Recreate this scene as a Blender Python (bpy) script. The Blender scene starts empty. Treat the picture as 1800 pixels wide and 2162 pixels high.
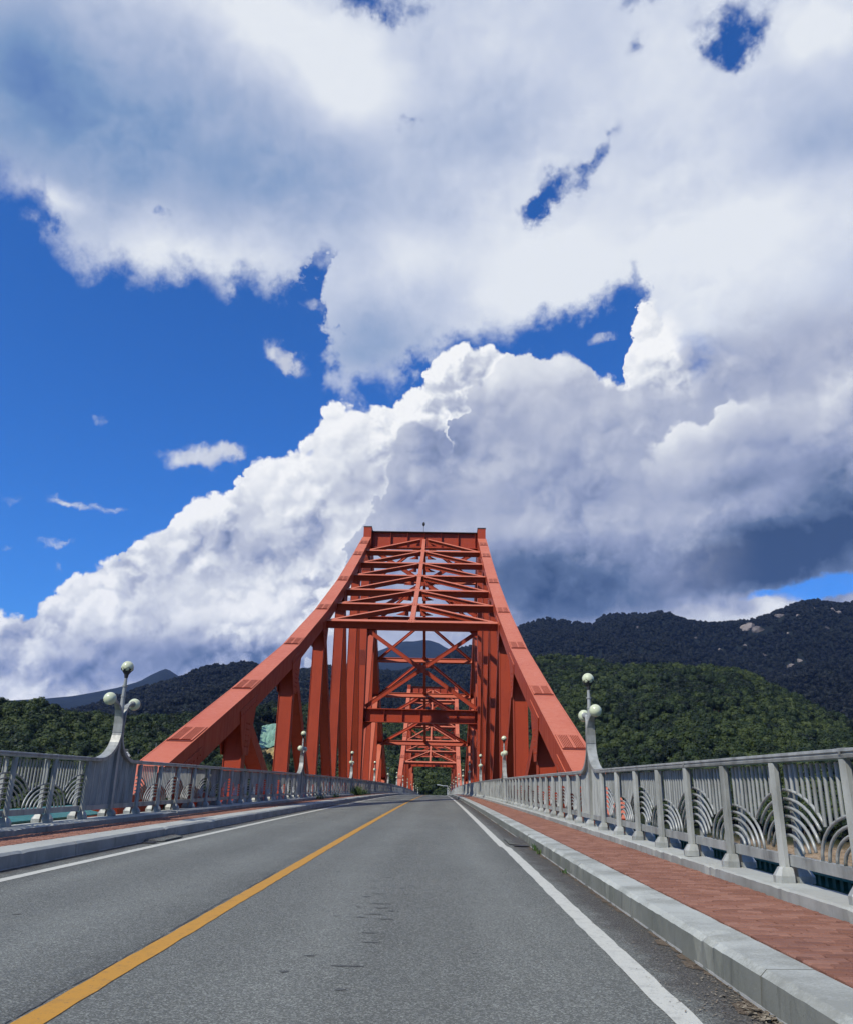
import bpy, bmesh, math, random
import numpy as np
from mathutils import Vector, Matrix

random.seed(7)
rng = np.random.default_rng(7)
scene = bpy.context.scene
COL = scene.collection
rad = math.radians

# ------------------------------------------------------------------ camera
CAM = Vector((1.934, 0.0, 1.13))
F_PX, PITCH, YAW, ROLL = 1662.0, rad(18.889), rad(1.254), rad(1.297)
cam_data = bpy.data.cameras.new('camera')
cam = bpy.data.objects.new('camera', cam_data)
COL.objects.link(cam)
_R = Vector((math.cos(YAW), math.sin(YAW), 0))
_F = Vector((-math.sin(YAW)*math.cos(PITCH), math.cos(YAW)*math.cos(PITCH), math.sin(PITCH)))
_U = _R.cross(_F)
_R2 = _R*math.cos(ROLL) + _U*math.sin(ROLL)
_U2 = _U*math.cos(ROLL) - _R*math.sin(ROLL)
cam.matrix_world = Matrix(((_R2.x, _U2.x, -_F.x, CAM.x), (_R2.y, _U2.y, -_F.y, CAM.y),
                           (_R2.z, _U2.z, -_F.z, CAM.z), (0, 0, 0, 1)))
cam_data.sensor_fit = 'HORIZONTAL'
cam_data.sensor_width = 36.0
cam_data.lens = 36.0*F_PX/1800.0
cam_data.clip_start = 0.05
cam_data.clip_end = 30000
scene.camera = cam

# ------------------------------------------------------------------ light
SUN_AZ, SUN_EL = -140.0, 47.0            # behind the camera, to the left (degrees from +Y, clockwise)
SUN_DIR = Vector((math.sin(rad(SUN_AZ))*math.cos(rad(SUN_EL)), math.cos(rad(SUN_AZ))*math.cos(rad(SUN_EL)), math.sin(rad(SUN_EL))))
sun_data = bpy.data.lights.new('sun', 'SUN')
sun_data.energy = 5.0
sun_data.angle = rad(0.55)
sun_data.color = (1.0, 0.94, 0.82)
sun = bpy.data.objects.new('sun', sun_data)
COL.objects.link(sun)
sun.rotation_euler = (-SUN_DIR).to_track_quat('-Z', 'Y').to_euler()
sun.location = (-60, -70, 90)

scene.view_settings.view_transform = 'Standard'
scene.view_settings.look = 'None'
scene.view_settings.exposure = 0.0
scene.view_settings.gamma = 1.0
scene.view_settings.use_curve_mapping = False
scene.cycles.max_bounces = 8
scene.cycles.diffuse_bounces = 3
scene.cycles.glossy_bounces = 2
scene.cycles.transmission_bounces = 2
scene.cycles.transparent_max_bounces = 8
scene.cycles.volume_bounces = 0
scene.cycles.use_denoising = True
scene.cycles.use_adaptive_sampling = True
scene.cycles.adaptive_threshold = 0.02
scene.cycles.adaptive_min_samples = 8
scene.cycles.sample_clamp_indirect = 6.0

# ------------------------------------------------------------------ node helpers
class NT:
    """Small wrapper for building node trees from expressions."""
    def __init__(self, tree):
        self.t = tree
    def new(self, kind, **kw):
        n = self.t.nodes.new(kind)
        for k, v in kw.items():
            setattr(n, k, v)
        return n
    def put(self, sock, v):
        if hasattr(v, 'is_output'):
            self.t.links.new(v, sock)
        else:
            sock.default_value = v
    def m(self, op, a, b=None, c=None, clamp=False):
        n = self.new('ShaderNodeMath', operation=op, use_clamp=clamp)
        self.put(n.inputs[0], a)
        if b is not None: self.put(n.inputs[1], b)
        if c is not None: self.put(n.inputs[2], c)
        return n.outputs[0]
    def add(self, *a):
        r = a[0]
        for b in a[1:]: r = self.m('ADD', r, b)
        return r
    def mul(self, a, b): return self.m('MULTIPLY', a, b)
    def sub(self, a, b): return self.m('SUBTRACT', a, b)
    def mad(self, a, b, c): return self.m('MULTIPLY_ADD', a, b, c)
    def vm(self, op, a, b=None, scale=None):
        n = self.new('ShaderNodeVectorMath', operation=op)
        self.put(n.inputs[0], a)
        if b is not None: self.put(n.inputs[1], b)
        if scale is not None: self.put(n.inputs['Scale'], scale)
        return n.outputs[0]
    def smooth(self, x, lo, hi, a=0.0, b=1.0):
        n = self.new('ShaderNodeMapRange', interpolation_type='SMOOTHSTEP')
        self.put(n.inputs[0], x)
        for i, v in enumerate((lo, hi, a, b)): self.put(n.inputs[i+1], v)
        return n.outputs[0]
    def lin(self, x, lo, hi, a=0.0, b=1.0):
        n = self.new('ShaderNodeMapRange')
        self.put(n.inputs[0], x)
        for i, v in enumerate((lo, hi, a, b)): self.put(n.inputs[i+1], v)
        return n.outputs[0]
    def noise(self, vec, scale, detail=4, rough=0.55, dist=0.0, out=0, lac=2.0):
        n = self.new('ShaderNodeTexNoise')
        n.noise_dimensions = '3D'
        if vec is not None: self.put(n.inputs['Vector'], vec)
        n.inputs['Scale'].default_value = scale
        n.inputs['Detail'].default_value = detail
        n.inputs['Roughness'].default_value = rough
        n.inputs['Lacunarity'].default_value = lac
        n.inputs['Distortion'].default_value = dist
        return n.outputs[out]
    def voro(self, vec, scale, detail=2, rough=0.5, feature='SMOOTH_F1', smooth=0.35, out='Distance', rnd=1.0):
        n = self.new('ShaderNodeTexVoronoi')
        n.feature = feature
        self.put(n.inputs['Vector'], vec)
        n.inputs['Scale'].default_value = scale
        n.inputs['Randomness'].default_value = rnd
        try:
            n.inputs['Detail'].default_value = detail
            n.inputs['Roughness'].default_value = rough
        except KeyError:
            pass
        if feature == 'SMOOTH_F1': n.inputs['Smoothness'].default_value = smooth
        return n.outputs[out]
    def ramp(self, x, stops, interp='LINEAR'):
        n = self.new('ShaderNodeValToRGB')
        cr = n.color_ramp
        cr.interpolation = interp
        while len(cr.elements) < len(stops): cr.elements.new(0.5)
        for e, (p, c) in zip(cr.elements, stops):
            e.position = p
            e.color = (c[0], c[1], c[2], 1)
        self.put(n.inputs[0], x)
        return n.outputs[0]
    def mix(self, f, a, b, blend='MIX'):
        n = self.new('ShaderNodeMix', data_type='RGBA', blend_type=blend)
        self.put(n.inputs[0], f)
        for s, v in ((n.inputs[6], a), (n.inputs[7], b)):
            if hasattr(v, 'is_output'): self.t.links.new(v, s)
            else: s.default_value = (v[0], v[1], v[2], 1)
        return n.outputs[2]
    def fmix(self, f, a, b):
        n = self.new('ShaderNodeMix', data_type='FLOAT')
        self.put(n.inputs[0], f); self.put(n.inputs[2], a); self.put(n.inputs[3], b)
        return n.outputs[0]
    def curve(self, x, pts, x0, x1, ymax):
        n = self.new('ShaderNodeFloatCurve')
        pts = [(min(max((p[0]-x0)/(x1-x0), 0), 1), min(max(p[1]/ymax, 0), 1)) for p in pts]
        q = []
        for p in pts:
            if not q or p[0] > q[-1][0] + 0.002: q.append(p)
        if q[0][0] > 0: q.insert(0, (0.0, q[0][1]))
        if q[-1][0] < 1: q.append((1.0, q[-1][1]))
        cv = n.mapping.curves[0]
        cv.points[0].location = q[0]; cv.points[1].location = q[-1]
        for p in q[1:-1]: cv.points.new(*p)
        for p in cv.points: p.handle_type = 'VECTOR'
        n.mapping.update()
        xx = self.lin(x, x0, x1)
        self.put(n.inputs['Value'], xx)
        return self.mul(n.outputs[0], ymax)

def srgb(r, g, b):
    def f(c):
        c /= 255.0
        return c/12.92 if c <= 0.04045 else ((c+0.055)/1.055)**2.4
    return (f(r), f(g), f(b))

# ------------------------------------------------------------------ sky: Nishita air with cloud layers, all by direction
LOW_A = [(-35.34,35.81),(-33.4,35.98),(-31.75,33.67),(-30.33,33.06),(-27.88,32.93),(-23.21,33.04),(-19.9,33.5),(-18.45,32.78),(-16.8,33.52),(-14.47,33.77),(-12.53,34.39),(-12.16,35.47),(-10.83,35.71),(-10.18,32.65),(-9.85,30.67),(-8.77,28.03),(-7.82,26.88),(-6.54,27.07),(-5.4,27.82),(-4.4,27.59),(-2.44,28.01),(0.7,30.73),(2.92,31.4),(5.13,31.42),(7.55,31.93),(10.77,32.71),(13.59,33.67),(15.56,34.83),(16.21,33.53),(16.89,31.83),(18.85,29.28),(29.93,25.42)]
TOP_B = [(-29.89,10.35),(-28.26,10.86),(-27.27,11.94),(-25.95,13.07),(-23.64,14.74),(-23.08,15.98),(-20.73,16.85),(-20.23,18.2),(-18.63,19.15),(-16.48,19.67),(-16.46,21.05),(-15.47,22.62),(-12.97,23.4),(-11.77,23.44),(-11.67,25.71),(-9.08,27.04),(-4.77,26.95),(-3.25,28.4),(-0.51,30.38),(3.52,31.26),(4.92,30.62),(7.52,30.92),(10.63,30.06),(12.51,29.31),(14.2,29.09),(14.64,30.77),(15.49,33.23),(16.9,33.92),(18.35,33.24),(19.7,30.46),(22.18,27.48),(29.83,24.82),(43,13)]
TOP_C = [(-40,0),(-10.2,3.06),(-7.47,14.06),(-7.13,17.6),(-6.57,20.82),(-5.4,23.87),(-3.14,25.48),(-0.88,25.67),(-0.65,24.2),(-0.43,26.66),(0.93,28.41),(3.12,29.6),(5.32,30.67),(8.7,30.82),(10.6,29.62),(11.7,28.53),(14.69,28.03),(17.69,28.6),(21.04,32.51),(25.17,33.93),(31.26,32.78),(43,2)]
TOP_D = [(-40,0),(10.41,10.13),(14.13,20.3),(15.07,22.46),(16.03,24.25),(17.9,25.14),(20.13,24.74),(21.66,25.99),(23.06,26.3),(25.41,26.46),(27.34,26.33),(28.71,27.0),(30.27,27.37),(43,4)]
TOP_E = [(-29.58,8.59),(-27.85,8.46),(-26.09,10.22),(-24.07,10.91),(-20.8,10.07),(-18.67,11.24),(-16.47,12.44),(-13.76,12.81),(-10.87,11.79),(-8.03,11.59),(-5.17,11.35),(-4,2)]
HOLES = [(-7.36,51.45,5.41,1.06,1,0),(-3.71,45.48,1.21,0.64,0.8,0),(12.85,42.27,2.16,0.57,1.05,-35),(8.73,40.7,2.57,0.71,1.1,-38),(7.2,39.73,0.83,0.78,0.8,0),(24.44,46.44,1.54,1.21,1.0,0),(25.73,46.88,1.35,0.85,0.75,0),(27.62,46.57,2.37,0.71,0.8,-20),(25.75,48.27,3.2,1.56,0.55,0),(27.19,48.43,2.14,1.06,0.45,0),(18.56,48.94,2.16,0.78,0.5,-30),(17.92,50.45,2.23,0.53,0.6,0),(-32.1,34.83,1.3,0.78,0.85,0),(-24.31,36.88,0.62,0.35,0.6,0),(-5.14,41.3,1.42,0.64,0.5,0)]
HOLESB = [(26.31,12.73,3.09,0.85,1.3,-8),(-10.43,22.68,1.15,0.5,0.62,-35),(22.38,12.49,1.45,0.35,0.6,-15)]
SMALL = [(-13.37,29.31,1.38,0.85,1.0,25),(-12.54,28.72,0.73,0.57,0.8,0),(-18.44,21.78,2.37,0.78,1.15,-4),(-16.57,22.59,1.34,0.5,0.9,0),(-27.5,17.21,1.86,0.32,0.75,5),(-24.25,17.25,2.23,0.25,0.55,0),(-27.7,14.45,1.65,0.28,0.5,0),(-30.12,13.93,0.73,0.21,0.5,0),(-26.86,13.08,0.51,0.35,0.5,0),(-25.77,23.15,0.62,0.43,0.4,0),(-10.54,32.62,1.89,0.5,0.55,10),(12.62,30.97,1.57,0.5,0.9,-10),(-11.54,28.48,1.21,1.06,0.3,0),(-33.34,34.45,1.08,1.06,0.35,0),(-30.81,16.84,0.74,0.28,0.4,0)]
SA = [(-19.36,42.08,15.77,4.26,-0.26,0),(-15.24,39.75,9.22,2.13,-0.1,0),(-32.8,40.19,7.43,4.61,-0.3,0),(-36.16,43.19,5.84,3.19,-0.16,0),(-26.12,46.53,8.25,2.48,-0.08,0),(-19.56,49.49,9.28,1.77,0.12,0),(-9.39,46.68,4.39,1.95,0.26,0),(-13.11,48.87,6.47,2.13,0.1,0),(-22.04,34.86,4.75,1.6,0.2,0),(-14.71,35.75,5.24,1.42,0.08,0),(-32.25,36.14,2.63,0.57,0.3,0),(-2.77,37.03,3.11,2.13,0.14,0),(-1.05,49.64,10.95,2.13,0.02,0),(6.34,46.51,6.18,2.84,-0.08,0),(2.71,43.8,5.9,2.48,-0.1,0),(-0.73,39.6,2.3,1.42,-0.1,0),(11.81,36.57,8.83,4.26,0.16,0),(4.38,35.42,5.66,2.84,0.14,0),(23.45,36.73,7.08,2.13,0.16,0),(32.2,45.73,3.05,1.42,0.22,0),(18.84,45.15,8.04,2.84,0.06,0),(31.36,40.87,4.69,3.19,-0.12,0),(29.1,40.11,2.78,1.42,-0.1,0),(22.06,32.02,6.69,3.19,0.08,0),(30.11,34.88,4.75,2.13,0.08,0),(-25.93,28.27,0.4,0.35,0.0,0),(-4.58,31.35,4.98,2.66,-0.24,0),(-7.29,29.5,2.85,1.42,-0.16,0),(0.65,34.48,2.58,2.13,-0.08,0),(7.61,33.65,5.11,1.77,0.1,0)]
SB = [(-3.13,25.2,2.35,1.06,0.05,0),(-21.2,13.02,4.0,2.48,-0.14,0),(-17.19,15.8,4.79,2.13,-0.15,0),(-12.6,15.5,3.68,2.13,-0.1,0),(-9.87,17.44,2.23,2.13,-0.08,0),(-6.36,20.47,1.51,3.19,-0.12,0),(-20.45,7.47,15.74,1.49,-0.48,0),(-25.71,5.99,9.27,0.92,-0.3,0),(-11.95,7.97,5.73,1.21,-0.3,0),(-29.63,12.01,2.18,1.42,0.0,0),(-14.3,11.23,4.34,2.13,0.06,0),(-13.87,21.32,2.66,2.13,0.08,0),(-8.21,25.64,3.15,1.42,0.08,0),(16.42,30.9,2.48,2.84,0.1,0),(-26.56,7.64,4.29,0.57,0.2,0)]
SC = [(-0.19,24.56,1.95,3.9,-0.17,0),(3.49,25.62,3.54,2.13,-0.05,0),(4.31,29.06,4.87,1.77,0.12,0),(9.43,29.53,4.08,1.42,0.1,0),(16.51,23.53,10.06,2.84,-0.04,0),(10.52,20.16,4.16,2.13,-0.16,0),(3.47,19.98,4.53,2.13,-0.02,0),(-1.42,19.59,2.63,1.42,-0.14,0),(8.82,13.93,9.5,2.48,-0.4,0),(11.89,12.14,5.8,1.28,-0.14,0),(5.64,15.73,4.42,2.48,-0.12,0),(6.98,11.19,3.25,1.42,-0.1,0),(24.28,30.34,10.68,4.61,-0.08,0),(6.4,17.48,4.46,1.06,0.1,0),(-4.1,20.57,2.27,4.26,-0.04,0)]
SD = [(16.86,23.49,1.55,1.77,0.12,0),(19.73,24.19,2.33,1.42,0.1,0),(25.26,25.36,5.49,1.06,0.1,0),(19.42,21.21,4.18,1.06,0.06,0),(21.31,20.0,2.26,1.42,-0.14,0),(18.92,19.57,5.27,1.06,-0.1,0),(24.1,19.02,2.25,0.92,0.1,0),(25.85,20.41,4.92,2.13,-0.14,0),(25.72,14.95,8.44,2.34,-0.4,-14),(17.43,14.12,10.97,2.13,-0.36,-8),(9.85,13.05,6.55,1.91,-0.28,0),(17.83,11.2,4.7,1.06,0.28,0),(22.31,11.84,2.17,0.92,0.36,0),(21.55,16.32,5.91,1.42,-0.14,0),(28.54,18.1,2.98,2.13,-0.18,0),(21.35,11.58,0.94,0.57,-0.3,0)]


def build_world():
    w = bpy.data.worlds.new('World')
    scene.world = w
    w.use_nodes = True
    t = w.node_tree
    t.nodes.clear()
    N = NT(t)
    out = N.new('ShaderNodeOutputWorld')
    sky = N.new('ShaderNodeTexSky')
    sky.sky_type = 'NISHITA'
    sky.sun_disc = False
    sky.sun_elevation = rad(SUN_EL)
    sky.sun_rotation = rad(SUN_AZ)
    sky.altitude = 300
    sky.air_density = 1.0
    sky.dust_density = 0.9
    sky.ozone_density = 4.0
    D = N.new('ShaderNodeTexCoord').outputs['Generated']
    sep = N.new('ShaderNodeSeparateXYZ')
    t.links.new(D, sep.inputs[0])
    X, Y, Z = sep.outputs
    U = N.mul(N.m('ARCTAN2', X, Y), 57.2958)
    V = N.mul(N.m('ARCSINE', Z), 57.2958)
    # fields shared by the layers
    wl = N.noise(D, 9.0, 8, 0.60, out=1)                 # broad ragged warp
    ws = N.new('ShaderNodeSeparateColor'); t.links.new(wl, ws.inputs[0])
    w1, w2, w3 = [N.sub(s, 0.5) for s in ws.outputs[:3]]
    wf = N.noise(D, 46.0, 6, 0.65, out=1)                # fine ragged warp
    fs = N.new('ShaderNodeSeparateColor'); t.links.new(wf, fs.inputs[0])
    f1, f2, f3 = [N.sub(s, 0.5) for s in fs.outputs[:3]]
    # cauliflower relief: two octave families of inverted cells on slightly warped directions
    Dw = N.vm('ADD', D, N.vm('SCALE', N.vm('SUBTRACT', N.noise(D, 24.0, 4, 0.6, out=1), (0.5, 0.5, 0.5)), scale=0.05))
    def billow(vec):
        a = N.voro(vec, 12.5, 0, feature='F1')
        b = N.voro(vec, 31.0, 1.2, 0.45, feature='F1')
        return N.sub(1.15, N.add(N.mul(a, 0.85), N.mul(b, 0.42)))
    H0 = billow(Dw)
    H1 = billow(N.vm('ADD', Dw, (-0.0075, -0.002, 0.0095)))
    relief = N.sub(H0, H1)                               # >0 where the bump faces the upper left
    Hc = N.sub(H0, 0.62)
    relmask = N.smooth(N.noise(D, 7.0, 2, 0.5), 0.36, 0.62, 0.25, 1.0)
    def blobs(lst, u, v):
        s = None
        for (u0, v0, su, sv, a, rot) in lst:
            du = N.sub(u, u0); dv = N.sub(v, v0)
            if rot:
                c, sn = math.cos(rad(rot)), math.sin(rad(rot))
                dx = N.mad(du, c/su, N.mul(dv, -sn/su)); dy = N.mad(du, sn/sv, N.mul(dv, c/sv))
            else:
                dx = N.mul(du, 1.0/su); dy = N.mul(dv, 1.0/sv)
            e = N.m('POWER', 2.71828, N.mul(N.mad(dx, dx, N.mul(dy, dy)), -1.0))
            s = N.mul(e, a) if s is None else N.mad(e, a, s)
        return s
    uw = N.add(U, N.mul(w1, 5.0), N.mul(f1, 1.0))
    vw = N.add(V, N.mul(w2, 4.0), N.mul(f2, 1.0))
    ub = N.add(U, N.mul(w1, 2.4), N.mul(f1, 0.7))
    vb = N.add(V, N.mul(w2, 2.0), N.mul(f2, 0.7))
    er = N.sub(N.noise(D, 20.0, 8, 0.61), 0.5)           # erosion of thin edges
    # ---- upper sheet A
    lowA = N.curve(N.add(U, N.mul(w1, 8.0), N.mul(er, 7.0)), LOW_A, -42, 42, 60)
    dA = N.sub(N.add(V, N.mul(w2, 3.6), N.mul(f2, 1.6), N.mul(er, -5.0), N.mul(Hc, -0.8)), lowA)
    aA = N.smooth(dA, -0.7, 2.1)
    hole = blobs(HOLES, uw, N.add(vw, N.mul(f3, 1.5)))
    aA = N.mul(aA, N.sub(1.0, N.smooth(N.add(hole, N.mul(N.mul(er, 4.2), N.m('MINIMUM', N.mul(hole, 2.5), 1.0)), N.mul(w3, 0.3)), 0.20, 1.35)))
    rear = N.smooth(Y, 0.56, 0.15)
    aA = N.mul(aA, N.fmix(rear, 1.0, N.smooth(N.noise(D, 2.4, 5, 0.6), 0.54, 0.68)))
    smokyA = N.noise(D, 9.0, 7, 0.52)
    sA = N.add(0.80, N.mul(blobs(SA, ub, vb), 1.25), N.mul(N.sub(smokyA, 0.5), 0.50), N.mul(f3, 0.06), N.mul(N.mul(relief, relmask), 0.22))
    rimA = N.smooth(dA, 0.0, 2.2, 0.05, 0.0)
    sA = N.add(sA, rimA)
    colA = N.ramp(sA, [(0.0, srgb(74, 112, 176)), (0.30, srgb(122, 152, 194)), (0.55, srgb(164, 180, 210)),
                       (0.78, srgb(200, 209, 228)), (1.0, srgb(230, 235, 242))])
    # ---- cumulus layers
    def cum(top, grow, sideways):
        c = N.curve(N.add(U, N.mul(w1, 3.2), N.mul(f1, 1.6), N.mul(Hc, sideways)), top, -42, 42, 60)
        return N.sub(N.add(c, N.mul(Hc, grow), N.mul(f2, 0.9)), N.add(V, N.mul(w2, 1.5)))
    ramp_c = [(0.0, srgb(56, 78, 116)), (0.22, srgb(94, 114, 150)), (0.45, srgb(148, 159, 190)),
              (0.66, srgb(190, 196, 213)), (0.84, srgb(224, 228, 235)), (1.0, srgb(249, 250, 251))]
    soft_n = N.mul(N.sub(N.noise(D, 20.0, 6, 0.55), 0.5), 0.42)
    dB = cum(TOP_B, 2.4, 0.6)
    aB = N.smooth(dB, 0.0, N.smooth(U, 16.5, 19.0, 0.42, 4.0))
    sB = N.add(0.90, blobs(SB, ub, vb), N.mul(N.mul(relief, relmask), 1.5), N.mul(Hc, 0.20), N.mul(soft_n, 0.45), N.smooth(dB, 0.0, 3.0, 0.10, 0.0))
    colB = N.ramp(sB, ramp_c)
    dE = cum(TOP_E, 1.7, 0)
    aE = N.mul(N.smooth(dE, 0.0, 0.8), 0.7)
    sE = N.add(0.92, blobs(SB, ub, vb), N.mul(N.mul(relief, relmask), 1.0), N.mul(soft_n, 0.6), N.smooth(dE, 0.0, 2.2, 0.10, -0.04))
    colE = N.ramp(sE, ramp_c)
    dC = cum(TOP_C, 1.9, 3.2)
    aC = N.smooth(dC, 0.0, N.add(N.smooth(U, 15.0, 21.0, 0.45, 5.0), N.smooth(N.add(U, N.mul(V, -0.35)), -11.5, -15.5, 0.0, 3.6)))
    sC = N.add(0.64, N.mul(blobs(SC, ub, vb), 1.2), N.mul(N.mul(relief, relmask), 0.40), N.mul(Hc, 0.06), N.mul(soft_n, 0.6), N.smooth(dC, 0.0, 2.4, 0.08, 0.0))
    colC = N.ramp(sC, ramp_c)
    noiseD = N.noise(D, 10.0, 3, 0.5)
    dD = cum(TOP_D, 1.9, 2.6)
    aD = N.mul(N.smooth(dD, 0.0, N.smooth(noiseD, 0.40, 0.60, 0.5, 2.6)), N.m('MAXIMUM', N.smooth(ub, 13.0, 23.0), N.smooth(vb, 18.5, 23.0)))
    sD = N.add(0.62, N.mul(blobs(SD, ub, vb), 1.2), N.mul(N.mul(relief, relmask), 0.55), N.mul(Hc, 0.07), N.mul(soft_n, 0.6), N.smooth(dD, 0.0, 3.2, 0.16, 0.0))
    colD = N.ramp(sD, ramp_c)
    small = blobs(SMALL, N.add(U, N.mul(w1, 3.0), N.mul(f1, 2.4)), N.add(V, N.mul(w2, 2.4), N.mul(f2, 1.8)))
    aS = N.mul(N.smooth(N.add(small, N.mul(N.mul(er, 2.4), N.m('MINIMUM', N.mul(small, 3.0), 1.0))), 0.22, 1.15), 0.92)
    colS = N.ramp(N.add(0.78, N.mul(soft_n, 1.0)), ramp_c)
    holeB = N.smooth(N.add(blobs(HOLESB, ub, vb), N.mul(er, 1.2)), 0.36, 0.80)
    col, al = colA, aA
    def over(c0, a0, c1, a1):
        a = N.sub(N.add(a0, a1), N.mul(a0, a1))
        k = N.m('DIVIDE', a1, N.m('MAXIMUM', a, 0.0001), clamp=True)
        return N.mix(k, c0, c1), a
    col, al = over(colS, aS, col, al)
    for c1, a1 in ((colB, aB), (colE, aE), (colC, aC), (colD, aD)):
        col, al = over(col, al, c1, a1)
    al = N.mul(al, N.sub(1.0, N.mul(holeB, 0.92)))
    # below the horizon nothing but distance haze
    up = N.smooth(V, -1.0, 3.0)
    bg0 = N.new('ShaderNodeBackground')
    tint = N.mix(1.0, sky.outputs[0], SKY_TINT, 'MULTIPLY')
    t.links.new(tint, bg0.inputs[0]); bg0.inputs[1].default_value = 0.10
    bg1 = N.new('ShaderNodeBackground')
    t.links.new(col, bg1.inputs[0]); bg1.inputs[1].default_value = 1.0
    mx = N.new('ShaderNodeMixShader')
    t.links.new(N.mul(al, up), mx.inputs[0])
    t.links.new(bg0.outputs[0], mx.inputs[1]); t.links.new(bg1.outputs[0], mx.inputs[2])
    t.links.new(mx.outputs[0], out.inputs[0])
    w.cycles.sampling_method = 'MANUAL'
    w.cycles.sample_map_resolution = 256
SKY_TINT = (0.30, 0.86, 1.62)
build_world()

# ------------------------------------------------------------------ materials
def new_mat(name):
    m = bpy.data.materials.new(name)
    m.use_nodes = True
    t = m.node_tree
    t.nodes.clear()
    N = NT(t)
    out = N.new('ShaderNodeOutputMaterial')
    b = N.new('ShaderNodeBsdfPrincipled')
    t.links.new(b.outputs[0], out.inputs[0])
    return m, N, b
def geo_pos(N):
    return N.new('ShaderNodeNewGeometry').outputs['Position']
def bump(N, b, h, strength, dist):
    n = N.new('ShaderNodeBump')
    n.inputs['Strength'].default_value = strength
    n.inputs['Distance'].default_value = dist
    N.put(n.inputs['Height'], h)
    N.t.links.new(n.outputs[0], b.inputs['Normal'])

def mat_paint(name, base, dark, rough=0.42, spec=0.5, chalk=None):
    m, N, b = new_mat(name)
    p = geo_pos(N)
    n1 = N.noise(p, 0.35, 5, 0.6)
    n2 = N.noise(N.vm('MULTIPLY', p, (3.0, 3.0, 0.5)), 1.6, 5, 0.65)
    n3 = N.noise(p, 22.0, 3, 0.6)
    rnd = N.new('ShaderNodeObjectInfo').outputs['Random']
    f = N.add(N.smooth(n1, 0.42, 0.72, 0, 0.5), N.smooth(n2, 0.52, 0.75, 0, 0.7), N.mul(N.sub(rnd, 0.5), 0.25))
    c = N.mix(N.m('MAXIMUM', f, 0.0), base, dark)
    c = N.mix(N.smooth(n3, 0.66, 0.80, 0, 0.35), c, dark)
    rust = N.mul(N.smooth(N.noise(N.vm('MULTIPLY', p, (2.2, 2.2, 0.22)), 1.9, 6, 0.7), 0.60, 0.78), N.smooth(n1, 0.40, 0.62, 0.1, 0.75))
    c = N.mix(rust, c, (dark[0]*0.45, dark[1]*0.62, dark[2]*0.8))
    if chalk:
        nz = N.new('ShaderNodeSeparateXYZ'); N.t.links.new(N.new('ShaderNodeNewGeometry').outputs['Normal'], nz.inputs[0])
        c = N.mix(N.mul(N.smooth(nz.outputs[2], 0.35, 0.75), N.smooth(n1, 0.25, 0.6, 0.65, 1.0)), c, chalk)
    N.put(b.inputs['Base Color'], c)
    N.put(b.inputs['Roughness'], N.lin(n2, 0.3, 0.7, rough-0.06, rough+0.14))
    b.inputs['Specular IOR Level'].default_value = spec
    bump(N, b, n3, 0.08, 0.01)
    return m
M = {}
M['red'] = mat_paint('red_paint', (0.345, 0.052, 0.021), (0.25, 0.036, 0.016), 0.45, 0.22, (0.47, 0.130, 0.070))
M['red_dark'] = mat_paint('red_slot_shade_seam', (0.13, 0.022, 0.016), (0.09, 0.018, 0.014), 0.6)  # dark red painted as slot shade behind louvre bars; also the splice seam
M['cap'] = mat_paint('dark_cap_paint', (0.035, 0.022, 0.022), (0.02, 0.015, 0.015), 0.6)
M['teal'] = mat_paint('teal_paint', (0.03, 0.17, 0.155), (0.022, 0.11, 0.10), 0.5)
M['dark'] = mat_paint('dark_metal', (0.02, 0.02, 0.022), (0.012, 0.012, 0.012), 0.55)

def mat_aluminium():
    m, N, b = new_mat('weathered_aluminium')
    p = geo_pos(N)
    n1 = N.noise(N.vm('MULTIPLY', p, (2.0, 2.0, 0.6)), 2.2, 6, 0.65)
    n2 = N.noise(p, 38.0, 3, 0.6)
    rnd = N.new('ShaderNodeObjectInfo').outputs['Random']
    c = N.ramp(N.add(n1, N.mul(N.sub(rnd, 0.5), 0.12)), [(0.28, (0.15, 0.155, 0.14)), (0.50, (0.285, 0.295, 0.27)), (0.74, (0.40, 0.41, 0.38))])
    c = N.mix(N.smooth(n2, 0.58, 0.75, 0, 0.35), c, (0.17, 0.165, 0.155))
    N.put(b.inputs['Base Color'], c)
    b.inputs['Metallic'].default_value = 0.12
    N.put(b.inputs['Roughness'], N.lin(n1, 0.3, 0.7, 0.50, 0.36))
    bump(N, b, n2, 0.10, 0.004)
    return m
M['alu'] = mat_aluminium()

def mat_globe():
    m, N, b = new_mat('opal_lamp_glass')
    p = geo_pos(N)
    n1 = N.noise(p, 6.0, 4, 0.6)
    c = N.mix(N.smooth(n1, 0.45, 0.75, 0, 0.5), (0.52, 0.56, 0.38), (0.45, 0.47, 0.29))
    N.put(b.inputs['Base Color'], c)
    b.inputs['Roughness'].default_value = 0.14
    b.inputs['Subsurface Weight'].default_value = 0.0
    return m
M['globe'] = mat_globe()

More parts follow.
